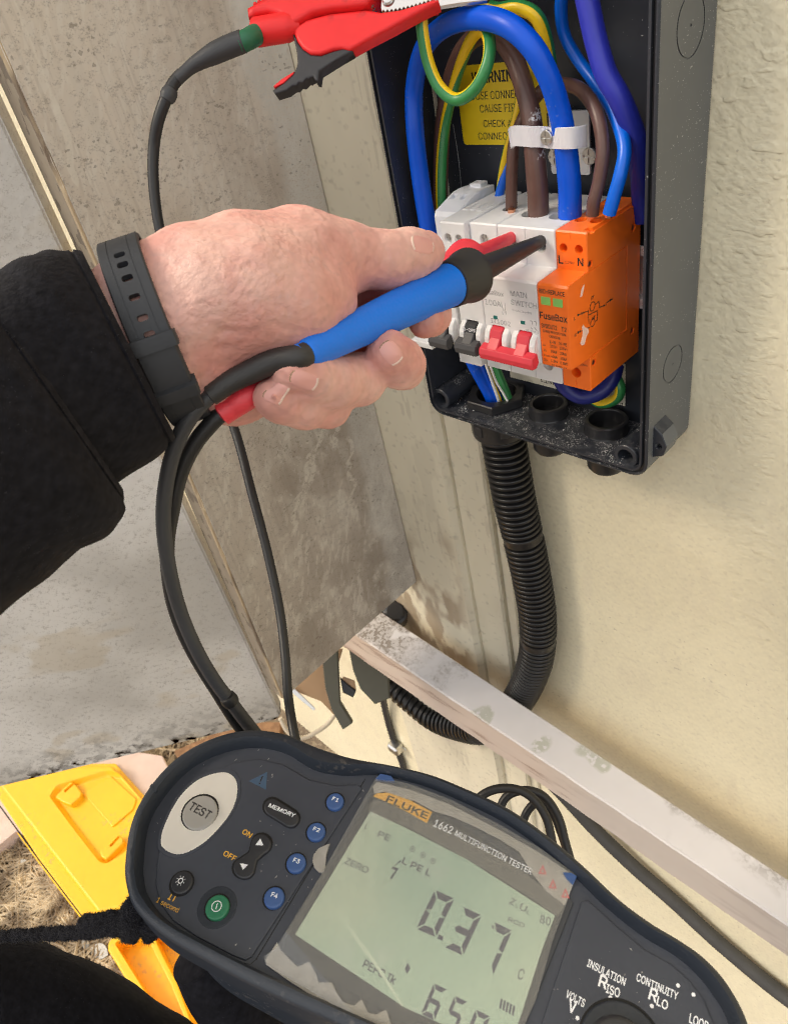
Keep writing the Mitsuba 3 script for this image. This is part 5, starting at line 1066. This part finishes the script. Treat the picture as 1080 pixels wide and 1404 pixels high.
# control panel at the left: raised plate
cpn = [(214, 1190), (222, 1140), (246, 1098), (280, 1066), (318, 1046), (354, 1040), (388, 1048), (424, 1069), (462, 1077), (490, 1075), (496, 1081), (345, 1312), (336, 1317), (318, 1310), (270, 1285), (236, 1262), (219, 1238), (213, 1214)]
panel('control_panel', cpn, 0, FC + .9, 'tester_face', .7)
P1 = FC + .9
ln = [tp(*p, FC + .2) for p in ((500, 1068), (350, 1316), (342, 1323), (330, 1320), (232, 1268))]
add(te + '__panel_seam', tw(trimesh.util.concatenate([prism(np.array([a, b, b + [.35, .3], a + [.35, .3]]), 0, FC + .05) for a, b in zip(ln[:-1], ln[1:])])), 'dark_hole', smooth=False)
def cr4(x, y): return 160 + x / 4.909, 980 + y / 4.909
oval = [cr4(*p) for p in [(297, 870), (302, 800), (335, 710), (385, 610), (450, 520), (535, 445), (630, 402), (720, 387), (778, 408), (810, 465), (806, 560), (765, 660), (690, 760), (600, 850), (505, 912), (420, 940), (350, 925), (310, 895)]]
panel('test_plate_well', [(274 + (x - 274) * 1.09, 1115 + (y - 1115) * 1.09) for x, y in oval], 0, P1 + .35, 'tester_face', .3, dens=4)
panel('test_plate', oval, 0, P1 + .55, 'silver_plate', .3, dens=4)
disc('test_button_ring', 274, 1113.6, 25.5, 0, P1 + .7, 'dark_hole', .1); k = disc('test_button', 273.6, 1113.6, 23.4, 0, P1 + 2.0, 'button_grey', .5)
LW, LA, LI, LR = [], [], [], []
def ttext(lst, s, a, b, c, hpx=None, bold=False, size=None, depth=.06):
    A, B = tp(*a, c), tp(*b, c); d = unit(B - A); n = np.array([-d[1], d[0]]); w = np.linalg.norm(B - A)
    m = meshkit.text_mesh(s, 10, .5, bold); x0, x1 = m.vertices[:, 0].min(), m.vertices[:, 0].max(); s_x = w / (x1 - x0)
    h = size if size else 10 * s_x
    v = np.array(m.vertices); P = A + (v[:, :1] - x0) * s_x * d + v[:, 1:2] * (h / 10) * n
    lst.append(tw(trimesh.Trimesh(np.column_stack([P, c - .02 + v[:, 2] / .5 * depth]), m.faces, process=False)))
ttext(LI, 'TEST', cr4(478, 634), cr4(614, 706), P1 + 2.0, size=3.2, bold=True)
add(te + '__test_lettering', LI, 'ink', smooth=False)
tri = [(366.5, 1058.5), (364.5, 1083), (341, 1071)]
panel('warning_triangle', tri, 0, P1 + .12, 'icon_blue', .05); panel('warning_mark', [(358.5, 1065), (361, 1064), (357.5, 1072), (356, 1072)], 0, P1 + .2, 'ink', .02); panel('warning_mark', [(355.2, 1073.4), (357.2, 1073.4), (356.6, 1075.6), (354.6, 1075.6)], 0, P1 + .2, 'ink', .02)
def capsule(x0, y0, x1, y1, r, n=14):
    a = math.atan2(y1 - y0, x1 - x0); t = np.linspace(-math.pi / 2, math.pi / 2, n); return [(x1 + r * math.cos(a + q), y1 + r * math.sin(a + q)) for q in t] + [(x0 - r * math.cos(a + q), y0 - r * math.sin(a + q)) for q in t]
panel('memory_well', capsule(373.5, 1106.5, 398, 1122, 14), 0, P1 + .1, 'dark_hole', .05); panel('memory_button', capsule(373.5, 1106.5, 398, 1122, 12), 0, P1 + 1.6, 'button_dark', .7, 3)
ttext(LW, 'MEMORY', (367.5, 1106.5), (403, 1121.5), P1 + 1.6, size=1.55, bold=True)
for i, (x, y, r) in enumerate(((459, 1098.6, 12), (433, 1140, 12.6), (405.6, 1183, 13.2), (375.4, 1230.6, 14))):
    disc('function_well', x, y + 1, r + 1.8, 0, P1 + .1, 'dark_hole', .05); disc('function_button', x, y, r, 0, P1 + 1.8, 'button_blue', .7)
    ttext(LW, f'F{i + 1}', (x - 4.5, y - 1.5), (x + 4, y + 1.7), P1 + 1.8, size=1.5, bold=True)
hg = []
for k_, (x, y, r, a0, a1) in enumerate(((358, 1157, 14, -165, 70), (334.5, 1190, 15, 15, 250))):
    a = np.radians(np.linspace(a0, a1, 16)); hg += [(x + r * math.cos(q), y + r * math.sin(q)) for q in a]
    hg += [(352, 1180)] if k_ == 0 else [(341, 1168)]
panel('arrow_well', [(346 + (x - 346) * 1.08, 1174 + (y - 1174) * 1.05) for x, y in hg], 0, P1 + .1, 'dark_hole', .05)
panel('arrow_button', hg, 0, P1 + 1.5, 'button_dark', .7, 3)
LW.append(tw(prism(tpoly([(350, 1159), (361, 1159.6), (357, 1150)], P1 + 1.5), P1 + 1.4, P1 + 1.56))); LW.append(tw(prism(tpoly([(329, 1184), (340, 1186), (333, 1193)], P1 + 1.5), P1 + 1.4, P1 + 1.56)))
ttext(LA, 'ON', (331, 1142.5), (342.5, 1149.5), P1, size=1.9, bold=True); ttext(LA, 'OFF', (305, 1172.5), (321, 1181.5), P1, size=1.9, bold=True)
ttext(LA, 'IT', (229.5, 1233), (239.5, 1237.5), P1, size=2.6, bold=True); ttext(LA, '1 second', (213.5, 1237), (243, 1252), P1, size=1.7)
disc('backlight_well', 249, 1211.5, 17, 0, P1 + .1, 'dark_hole', .05); disc('backlight_button', 249, 1210, 15, 0, P1 + 1.6, 'button_dark', .6)
c = tp(247.5, 1208, P1 + 1.6)
LW.append(tw(man_ := trimesh.util.concatenate([tm(man(prism(circ(c[0], c[1], 1.0, 20), P1 + 1.5, P1 + 1.66)) - man(prism(circ(c[0], c[1], .7, 20), P1 + 1, P1 + 2)))] + [frame(prism(np.array([(1.3, -.1), (1.8, -.1), (1.8, .1), (1.3, .1)]), P1 + 1.5, P1 + 1.66), [c[0], c[1], 0], [math.cos(a), math.sin(a), 0], [-math.sin(a), math.cos(a), 0], EZ) for a in np.arange(8) * math.pi / 4])))
disc('power_dish', 297.5, 1244, 27, 0, P1 + .25, 'button_blue' if False else 'tester_rubber', .2); disc('power_well', 297.5, 1244.5, 18, 0, P1 + .4, 'dark_hole', .05); disc('power_button', 297.5, 1244, 16.2, 0, P1 + 1.9, 'button_green', .6)
c = tp(297, 1243, P1 + 1.9)
LW.append(tw(tm(man(prism(circ(c[0], c[1], 1.9, 26), P1 + 1.8, P1 + 1.96)) - man(prism(circ(c[0], c[1], 1.62, 26), P1 + 1, P1 + 3)))))
d_ = tp(299, 1238, P1) - tp(296, 1248, P1); d_ = unit(d_); LW.append(tw(frame(prism(np.array([(-1.0, -.14), (1.0, -.14), (1.0, .14), (-1.0, .14)]), P1 + 1.8, P1 + 1.96), [c[0], c[1], 0], [d_[0], d_[1], 0], [-d_[1], d_[0], 0], EZ)))

# display
def c2(x, y): return 400 + x / 2.571, 1040 + y / 2.571
bz = [(510, 1091), (516, 1086), (560, 1100), (620, 1128), (690, 1170), (740, 1201), (776, 1226), (786, 1238), (770, 1280), (742, 1350), (720, 1404), (700, 1440), (640, 1430), (560, 1408), (470, 1354), (391, 1309), (381, 1300), (384, 1290)]
panel('bezel', bz, 0, FC + .8, 'bezel_grey', .4)
lc = [(507.6, 1113), (560, 1137.5), (640, 1179), (700, 1217), (760.5, 1256), (742, 1305), (715, 1390), (704, 1420), (640, 1420), (556, 1383), (404.5, 1282)]
panel('display', lc, 0, FC + .95, 'lcd_green', .02, 1, smooth=False)
PL = FC + .95
SEG, FAI = [], []
def seg7(TL, TR_, BL, digit, w=.26):
    TL, TR_, BL = map(np.array, (TL, TR_, BL)); ux, vy = TR_ - TL, BL - TL
    def at(a, b): return tuple(TL + ux * a + vy * b)
    on = {'0': 'abcdef', '3': 'abcdg', '7': 'abcf' if False else 'abc', '6': 'acdefg', '5': 'acdfg'}[digit]
    h = w * .5
    S_ = {'a': [(0.05, 0), (.95, 0), (.95 - w, w * .62), (.05 + w, w * .62)], 'd': [(.05, 1), (.95, 1), (.95 - w, 1 - w * .62), (.05 + w, 1 - w * .62)],
          'f': [(0, .03), (w, .03 + w * .62), (w, .49 - w * .14), (0, .495)], 'b': [(1, .03), (1 - w, .03 + w * .62), (1 - w, .49 - w * .14), (1, .495)],
          'e': [(0, .97), (w, .97 - w * .62), (w, .51 + w * .14), (0, .505)], 'c': [(1, .97), (1 - w, .97 - w * .62), (1 - w, .51 + w * .14), (1, .505)], 'g': [(.06, .5), (.2, .5 - w * .31), (.8, .5 - w * .31), (.94, .5), (.8, .5 + w * .31), (.2, .5 + w * .31)]}
    for s in on: SEG.append(tw(prism(tpoly([at(*p) for p in S_[s]], PL), PL - .05, PL + .05)))
seg7((596, 1221), (623, 1233), (570.5, 1274), '0', .25); seg7((634.5, 1244), (660, 1256), (609, 1299), '3', .25); seg7((677, 1265), (702, 1277), (650, 1327), '7', .25)
SEG.append(tw(prism(tpoly([c2(518, 622), c2(534, 630), c2(530, 645), c2(513, 637)], PL), PL - .05, PL + .05)))
seg7((594.5, 1349), (613, 1358), (577, 1391), '6', .24); seg7((623, 1366), (641, 1375), (606, 1408), '5', .24); seg7((652, 1385), (672, 1395), (634, 1428), '0', .24)
def lt(s, x0, y0, x1, y1, size, lst=None): ttext(FAI if lst is None else lst, s, c2(x0, y0), c2(x1, y1), PL, size=size, depth=.05, bold=True)
lt('L', 255, 248, 264, 252, 2.2); lt('PE', 300, 276, 342, 294, 2.4); lt('ZERO', 183, 370, 265, 408, 2.3); lt('L PE L', 386, 370, 486, 418, 2.3, SEG); lt('Z', 764, 512, 782, 522, 2.2); lt('L', 786, 526, 794, 530, 1.4); lt('U', 800, 532, 822, 545, 2.2); lt('L', 826, 548, 834, 553, 1.4); lt('80', 872, 580, 910, 592, 2.6)
lt('RCD', 760, 575, 818, 600, 1.5); lt('PEFC Ik', 248, 735, 360, 800, 2.4, SEG); lt('C', 792, 775, 812, 785, 3.2)
for x, y in ((425, 321), (462, 342), (497, 363)):
    c = tp(*c2(x, y), PL); FAI.append(tw(tm(man(prism(circ(c[0], c[1], 1.1, 20), PL - .05, PL + .04)) - man(prism(circ(c[0], c[1], .8, 20), PL - .2, PL + .3))))); FAI.append(tw(prism(circ(c[0], c[1], .45, 12), PL - .05, PL + .04)))
SEG.append(tw(prism(tpoly([c2(382, 360), c2(350, 390), c2(366, 396), c2(345, 424), c2(352, 428), c2(376, 390), c2(358, 384), c2(386, 364)], PL), PL - .05, PL + .05)))
SEG.append(tw(prism(tpoly([c2(408, 722), c2(418, 742), c2(406, 762), c2(398, 744)], PL), PL - .05, PL + .05)))
for i in range(5): SEG.append(tw(prism(tpoly([c2(736 + i * 11, 848 + i * 6), c2(743 + i * 11, 851 + i * 6), c2(737 + i * 11, 886 + i * 6), c2(730 + i * 11, 882 + i * 6)], PL), PL - .05, PL + .05)))
for i in range(6):
    FAI.append(tw(prism(tpoly([c2(706 + i * 11, 588 + i * 3), c2(713 + i * 11, 592 + i * 3), c2(711 + i * 11, 604 + i * 3), c2(704 + i * 11, 600 + i * 3)], PL), PL - .05, PL + .05)))
add(te + '__display_segment', SEG, 'lcd_segment', smooth=False); add(te + '__display_symbol', FAI, 'lcd_faint', smooth=False)
# name plate and heading
PHD = FC + .92
panel('heading_band', [c2(*p) for p in [(287, 146), (330, 156), (480, 222), (620, 286), (800, 390), (962, 516), (938, 556), (925, 553), (860, 505), (700, 405), (560, 325), (420, 250), (275, 192), (268, 178)]], 0, PHD, 'heading_grey', .02)
panel('name_plate', [c2(286, 134), c2(300, 124), c2(340, 122), c2(420, 150), c2(494, 190), c2(476, 230), c2(400, 186), c2(330, 152)], 0, FC + 1.05, 'amber_ink', .05)
LN = []; ttext(LN, 'FLUKE', c2(330, 152), c2(474, 216), FC + 1.05, size=2.7, bold=True); add(te + '__name_lettering', LN, 'ink', smooth=False)
ttext(LW, '1662', c2(497, 240), c2(561, 268), PHD, size=2.9, bold=True); ttext(LW, 'MULTIFUNCTION TESTER', c2(572, 272), c2(842, 412), PHD, size=2.2, bold=True)
# right panel with the selector
rp = [(797, 1236), (806, 1234), (850, 1274), (884, 1302), (920, 1322), (946, 1345), (966, 1372), (985, 1420), (985, 1500), (930, 1560), (830, 1545), (716, 1490), (742, 1404)]
panel('selector_panel', rp, 0, FC + .9, 'tester_face', .6)
def c3(x, y): return 740 + x / 3.176, 1040 + y / 3.176
ttext(LW, 'INSULATION', c3(203, 905), c3(368, 992), P1, size=2.3, bold=True); ttext(LW, 'R', c3(252, 990), c3(288, 1008), P1, size=3.6, bold=True); ttext(LW, 'ISO', c3(286, 1020), c3(345, 1044), P1, size=2.6, bold=True)
ttext(LW, 'CONTINUITY', c3(418, 968), c3(598, 1054), P1, size=2.3, bold=True); ttext(LW, 'R', c3(470, 1046), c3(506, 1066), P1, size=3.6, bold=True); ttext(LW, 'LO', c3(506, 1074), c3(553, 1098), P1, size=2.6, bold=True)
ttext(LW, 'VOLTS', c3(110, 1040), c3(190, 1086), P1, size=2.3, bold=True); ttext(LW, 'V', c3(118, 1100), c3(154, 1116), P1, size=3.8, bold=True); ttext(LW, 'LOOP', c3(648, 1150), c3(730, 1190), P1, size=2.6, bold=True)
for x, y in ((307, 1043), (487, 1080), (163, 1132), (601, 990), (668, 1030)): c = tp(*c3(x, y), P1); LW.append(tw(prism(circ(c[0], c[1], .62, 14), P1 - .1, P1 + .06)))
disc('selector_well', 852, 1437, 60, 0, P1 + .2, 'dark_hole', .1); disc('selector_ring', 852, 1437, 57, 0, P1 + 1.4, 'tester_rubber', .8); disc('selector_knob', 850, 1440, 44, 0, P1 + 11, 'button_dark', 2)
for l_ in LW: add(te + '__lettering', l_, 'white_ink', smooth=False); 
for l_ in LA: add(te + '__amber_lettering', l_, 'amber_ink', smooth=False)
# peeling protective film over the display
fl_ = [c2(285, 88), c2(300, 62), c2(420, 92), c2(560, 145), c2(740, 238), c2(880, 320), c2(1004, 412), c2(962, 528), c2(920, 640), (735, 1370), (720, 1404), (700, 1425), (600, 1420), (480, 1392), (364, 1323), (362, 1312), (378, 1300), (440, 1200)]
add(te + '__protective_film', tw(prism(tpoly(fl_, FC + 1.9), FC + 1.75, FC + 1.9)), 'clear_film', smooth=False)
gl_ = [c2(*p) for p in [(285, 100), (300, 84), (420, 112), (560, 165), (740, 258), (880, 338), (1000, 418), (962, 520), (900, 474), (850, 412), (800, 330), (730, 286), (640, 240), (560, 205), (500, 188), (430, 150), (380, 148), (330, 118), (290, 126)]]
gb_ = [(330 + x / 3.724, 1240 + y / 3.724) for x, y in [(185, 196), (205, 236), (290, 322), (350, 296), (385, 358), (398, 402), (465, 402), (492, 458), (520, 500), (578, 520), (618, 488), (650, 556), (690, 566), (742, 542), (770, 620), (900, 700), (880, 760), (620, 628), (440, 516), (250, 396), (132, 312), (128, 284)]]
add(te + '__film_residue', tw(prism(tpoly(gl_, FC + .95), FC + .85, FC + .96)), 'bezel_grey' if False else 'film_glue', smooth=False, label='crinkled grey film strip above the display'); add(te + '__film_residue', tw(prism(tpoly(gb_, FC + 1.0), FC + .85, FC + 1.0)), 'film_glue', smooth=False, label='torn grey film edge below the display')
panel('film_tab', [(452, 1157), (446, 1159), (436, 1164), (430, 1172), (428, 1181), (431, 1190), (437, 1196), (444, 1197), (446, 1186), (447, 1172)], 0, P1 + .12, 'film_glue', .02)
panel('blue_film_corner', [c2(*p) for p in [(294, 72), (312, 54), (350, 62), (362, 80), (330, 78)]], 0, FC + 1.98, 'button_blue', .02); panel('blue_film_corner', [c2(*p) for p in [(955, 402), (985, 404), (1004, 416), (990, 446), (968, 424)]], 0, FC + 1.98, 'button_blue', .02)
for x, y in ((882, 395), (962, 478), (918, 445)):
    t_ = [c2(x - 14, y + 14), c2(x + 2, y - 20), c2(x + 16, y + 16)]; A = tpoly(t_, FC + 1.0); m_ = tm(man(prism(A, FC + .9, FC + 1.06)) - man(prism(inset(ccw(A), .55), FC, FC + 2))); add(te + '__red_warning_mark', tw(m_), 'red_ink', smooth=False)
sc_ = [(330 + x / 3.724, 1240 + y / 3.724) for x, y in [(490, 36), (505, 45), (600, 172), (668, 262), (740, 372), (830, 520), (822, 526), (726, 380), (652, 272), (585, 186)]]
panel('display_scratch', sc_, FC, PL + .06, 'film_pale', .01)
# carrying strap knotted at the left end
ct = thing('carrying_strap', 'fuzzy black carrying strap knotted to the left end of the tester', 'strap')
def fuzzy(key, P, r, seed, flat=None, amp=1.0):
    m, uv = tube(P, r, sides=40, step=.7, flat=flat); vv = np.array(m.vertices); nv = np.array(m.vertex_normals); vv = vv + nv * ((meshkit.fbm(vv * .5, 3, seed) - .5) * 2.4 * amp + (meshkit.noise(vv * 2.2, seed) - .5) * .5)[:, None]
    mm_ = trimesh.Trimesh(vv, m.faces, process=False); fuzz(key + '_fuzz', mm_, 6000, .4, 1.3, seed); return add(key, mm_, 'black_fleece', smooth=True)
fuzzy(ct + '__cord', [at_d(-60, 1290, 300), at_d(0, 1284, 295), at_d(60, 1281, 290), at_d(110, 1279, 285), at_d(150, 1272, 281)], [2.1, 2.2, 2.3, 2.6, 3.2], 3, (1, .9))
fuzzy(ct + '__knot', [at_d(112, 1268, 284), at_d(140, 1267, 281), at_d(170, 1266, 279), at_d(200, 1264, 277), at_d(225, 1270, 276), at_d(236, 1276, 279)], [2.6, 3.9, 4.7, 5.2, 4.0, 2.4], 5, amp=1.3)
fuzzy(ct + '__loop', [at_d(178, 1285, 279), at_d(178, 1262, 273), at_d(184, 1242, 274), at_d(198, 1236, 277), at_d(208, 1244, 279), at_d(210, 1262, 277), at_d(206, 1284, 280)], [2.8, 3.2, 3.3, 3.4, 3.2, 2.8], 6, (1, 1.2))

# ------------------------------------------------------------------ yellow case and stones on the ground
Zc = Z0 + 62
def zpoly(pts, z): return np.array([at_z(x, y, z)[:2] for x, y in pts])
ca = thing('yellow_case', 'open yellow plastic case lying on the straw below the boards', 'case')
def cr(x, y): return x / 3.176, 1000 + y / 3.176
def cy(x, y): return x / 3.857, 1040 + y / 3.857
def rnd(P, r): return np.array(sg.Polygon(P).buffer(-r).buffer(2 * r, quad_segs=5).buffer(-r, quad_segs=5).simplify(.25).exterior.coords)[:-1]
Zl = Zc - 20
flange = rnd(zpoly([cy(-80, 100), cy(-60, 60), cy(300, 30), cy(610, 26), cy(760, 195), cy(1000, 440), cy(1100, 700), cy(760, 800), cy(436, 836), cy(200, 525)], Zl), 6)
plateau = zpoly([cy(-30, 110), cy(20, 66), cy(310, 42), cy(594, 38), cy(738, 205), cy(980, 450), cy(1060, 690), cy(760, 770), cy(512, 815), cy(270, 500)], Zc)
plateau = rnd(plateau, 11)
rc_ = rnd(zpoly([cy(258, 200), cy(300, 140), cy(560, 62), cy(640, 72), cy(780, 215), cy(790, 330), cy(655, 500), cy(560, 560), cy(525, 550), cy(400, 390)], Zc), 12)
Lm = man(prism(flange, Zc - 60, Zl, 2, 3, False)) + man(prism(plateau, Zc - 50, Zc, 6, 4, False))
R0 = ccw(rc_); neg = loft([np.column_stack([inset(R0, 9), np.full(len(R0), Zc - 12)]), np.column_stack([inset(R0, 7), np.full(len(R0), Zc - 11.5)]), np.column_stack([inset(R0, 4), np.full(len(R0), Zc - 8)]), np.column_stack([inset(R0, 1.5), np.full(len(R0), Zc - 2)]), np.column_stack([R0, np.full(len(R0), Zc)]), np.column_stack([R0, np.full(len(R0), Zc + 20)])])
add(ca + '__lid', tm(Lm - man(neg)), 'case_yellow', smooth=40)
add(ca + '__lid_recess', prism(rnd(zpoly([cy(436, 182), cy(585, 92), cy(720, 215), cy(700, 270), cy(592, 362)], Zc - 8), 4), Zc - 14, Zc - 8.5, 1.5, 2), 'case_yellow', smooth=30)
for pts, sl0_ in (([cy(290, 205), cy(375, 122), cy(400, 140), cy(432, 182), cy(425, 205), cy(372, 248), cy(330, 232)], [cy(338, 172), cy(385, 130), cy(393, 140), cy(346, 184)]), ([cy(526, 492), cy(628, 402), cy(652, 425), cy(650, 450), cy(560, 538), cy(535, 520)], [cy(578, 462), cy(626, 412), cy(634, 422), cy(588, 472)])):
    A_2 = man(prism(rnd(zpoly(pts, Zc), 4), Zc - 13, Zc + 1, 2.5, 3, False)) - man(prism(zpoly(sl0_, Zc), Zc - 5, Zc + 10)); add(ca + '__latch', tm(A_2), 'case_yellow', smooth=35)
e_ = [at_z(*cy(x, y), Zl - 3) for x, y in ((-60, 182), (0, 256), (200, 530), (438, 842), (480, 850))]
addtube(ca + '__lid_seam', [q - EZ * 6 for q in e_], 1.6, 'dark_hole', smooth_in=False)
addtube(ca + '__lid_lip', [q - EZ * 13 for q in e_], 4.5, 'case_yellow', smooth_in=False)
base = zpoly([cr(470, 930), cr(500, 890), cr(760, 850), cr(980, 900), cr(1100, 1200), cr(1040, 1500), cr(880, 1480), cr(700, 1268), cr(620, 1210), cr(468, 962)], Zc - 10)
base = np.array(sg.Polygon(base).buffer(-9).buffer(9).exterior.coords)[:-1]; Bb = man(prism(base, Z0 + 4, Zc - 10, 3, 3)) - man(prism(np.array(sg.Polygon(base).buffer(-13).exterior.coords)[:-1], Zc - 40, Zc + 10))
add(ca + '__base', tm(Bb), 'case_yellow', smooth=35)
dv = zpoly([cr(640, 900), cr(688, 1000), cr(750, 1120), cr(820, 1290), cr(840, 1290), cr(775, 1110), cr(712, 990), cr(665, 890)], Zc - 12)
add(ca + '__inner_wall', prism(dv, Z0 + 20, Zc - 6, 1.5, 2), 'case_yellow', smooth=30)
sl_ = thing('pink_slab', 'pale pinkish stone slab lying under the yellow case', 'slab')
add(sl_ + '__slab', prism(zpoly([(-160, 1060), (60, 1010), (222, 1036), (236, 1064), (300, 1140), (120, 1200), (22, 1140), (-40, 1190)], Z0 + 34), Z0 - 4, Z0 + 34, 3, 2), 'pink_stone', smooth=30)
k = add('rotten_plank', prism(zpoly([(238, 1030), (330, 990), (385, 990), (380, 1030), (280, 1075), (252, 1056)], Z0 + 22), Z0, Z0 + 22, 1), 'rotten_wood', smooth=False); tag(k, 'brown rotten piece of wood on the ground behind the tester', 'wood')
k = add('concrete_apron', prism(zpoly([(330, 1010), (396, 940), (470, 960), (520, 1030), (470, 1110), (360, 1090)], Z0 + 6), Z0 - 4, Z0 + 6, 1), 'sticker_cream', smooth=False) if False else None
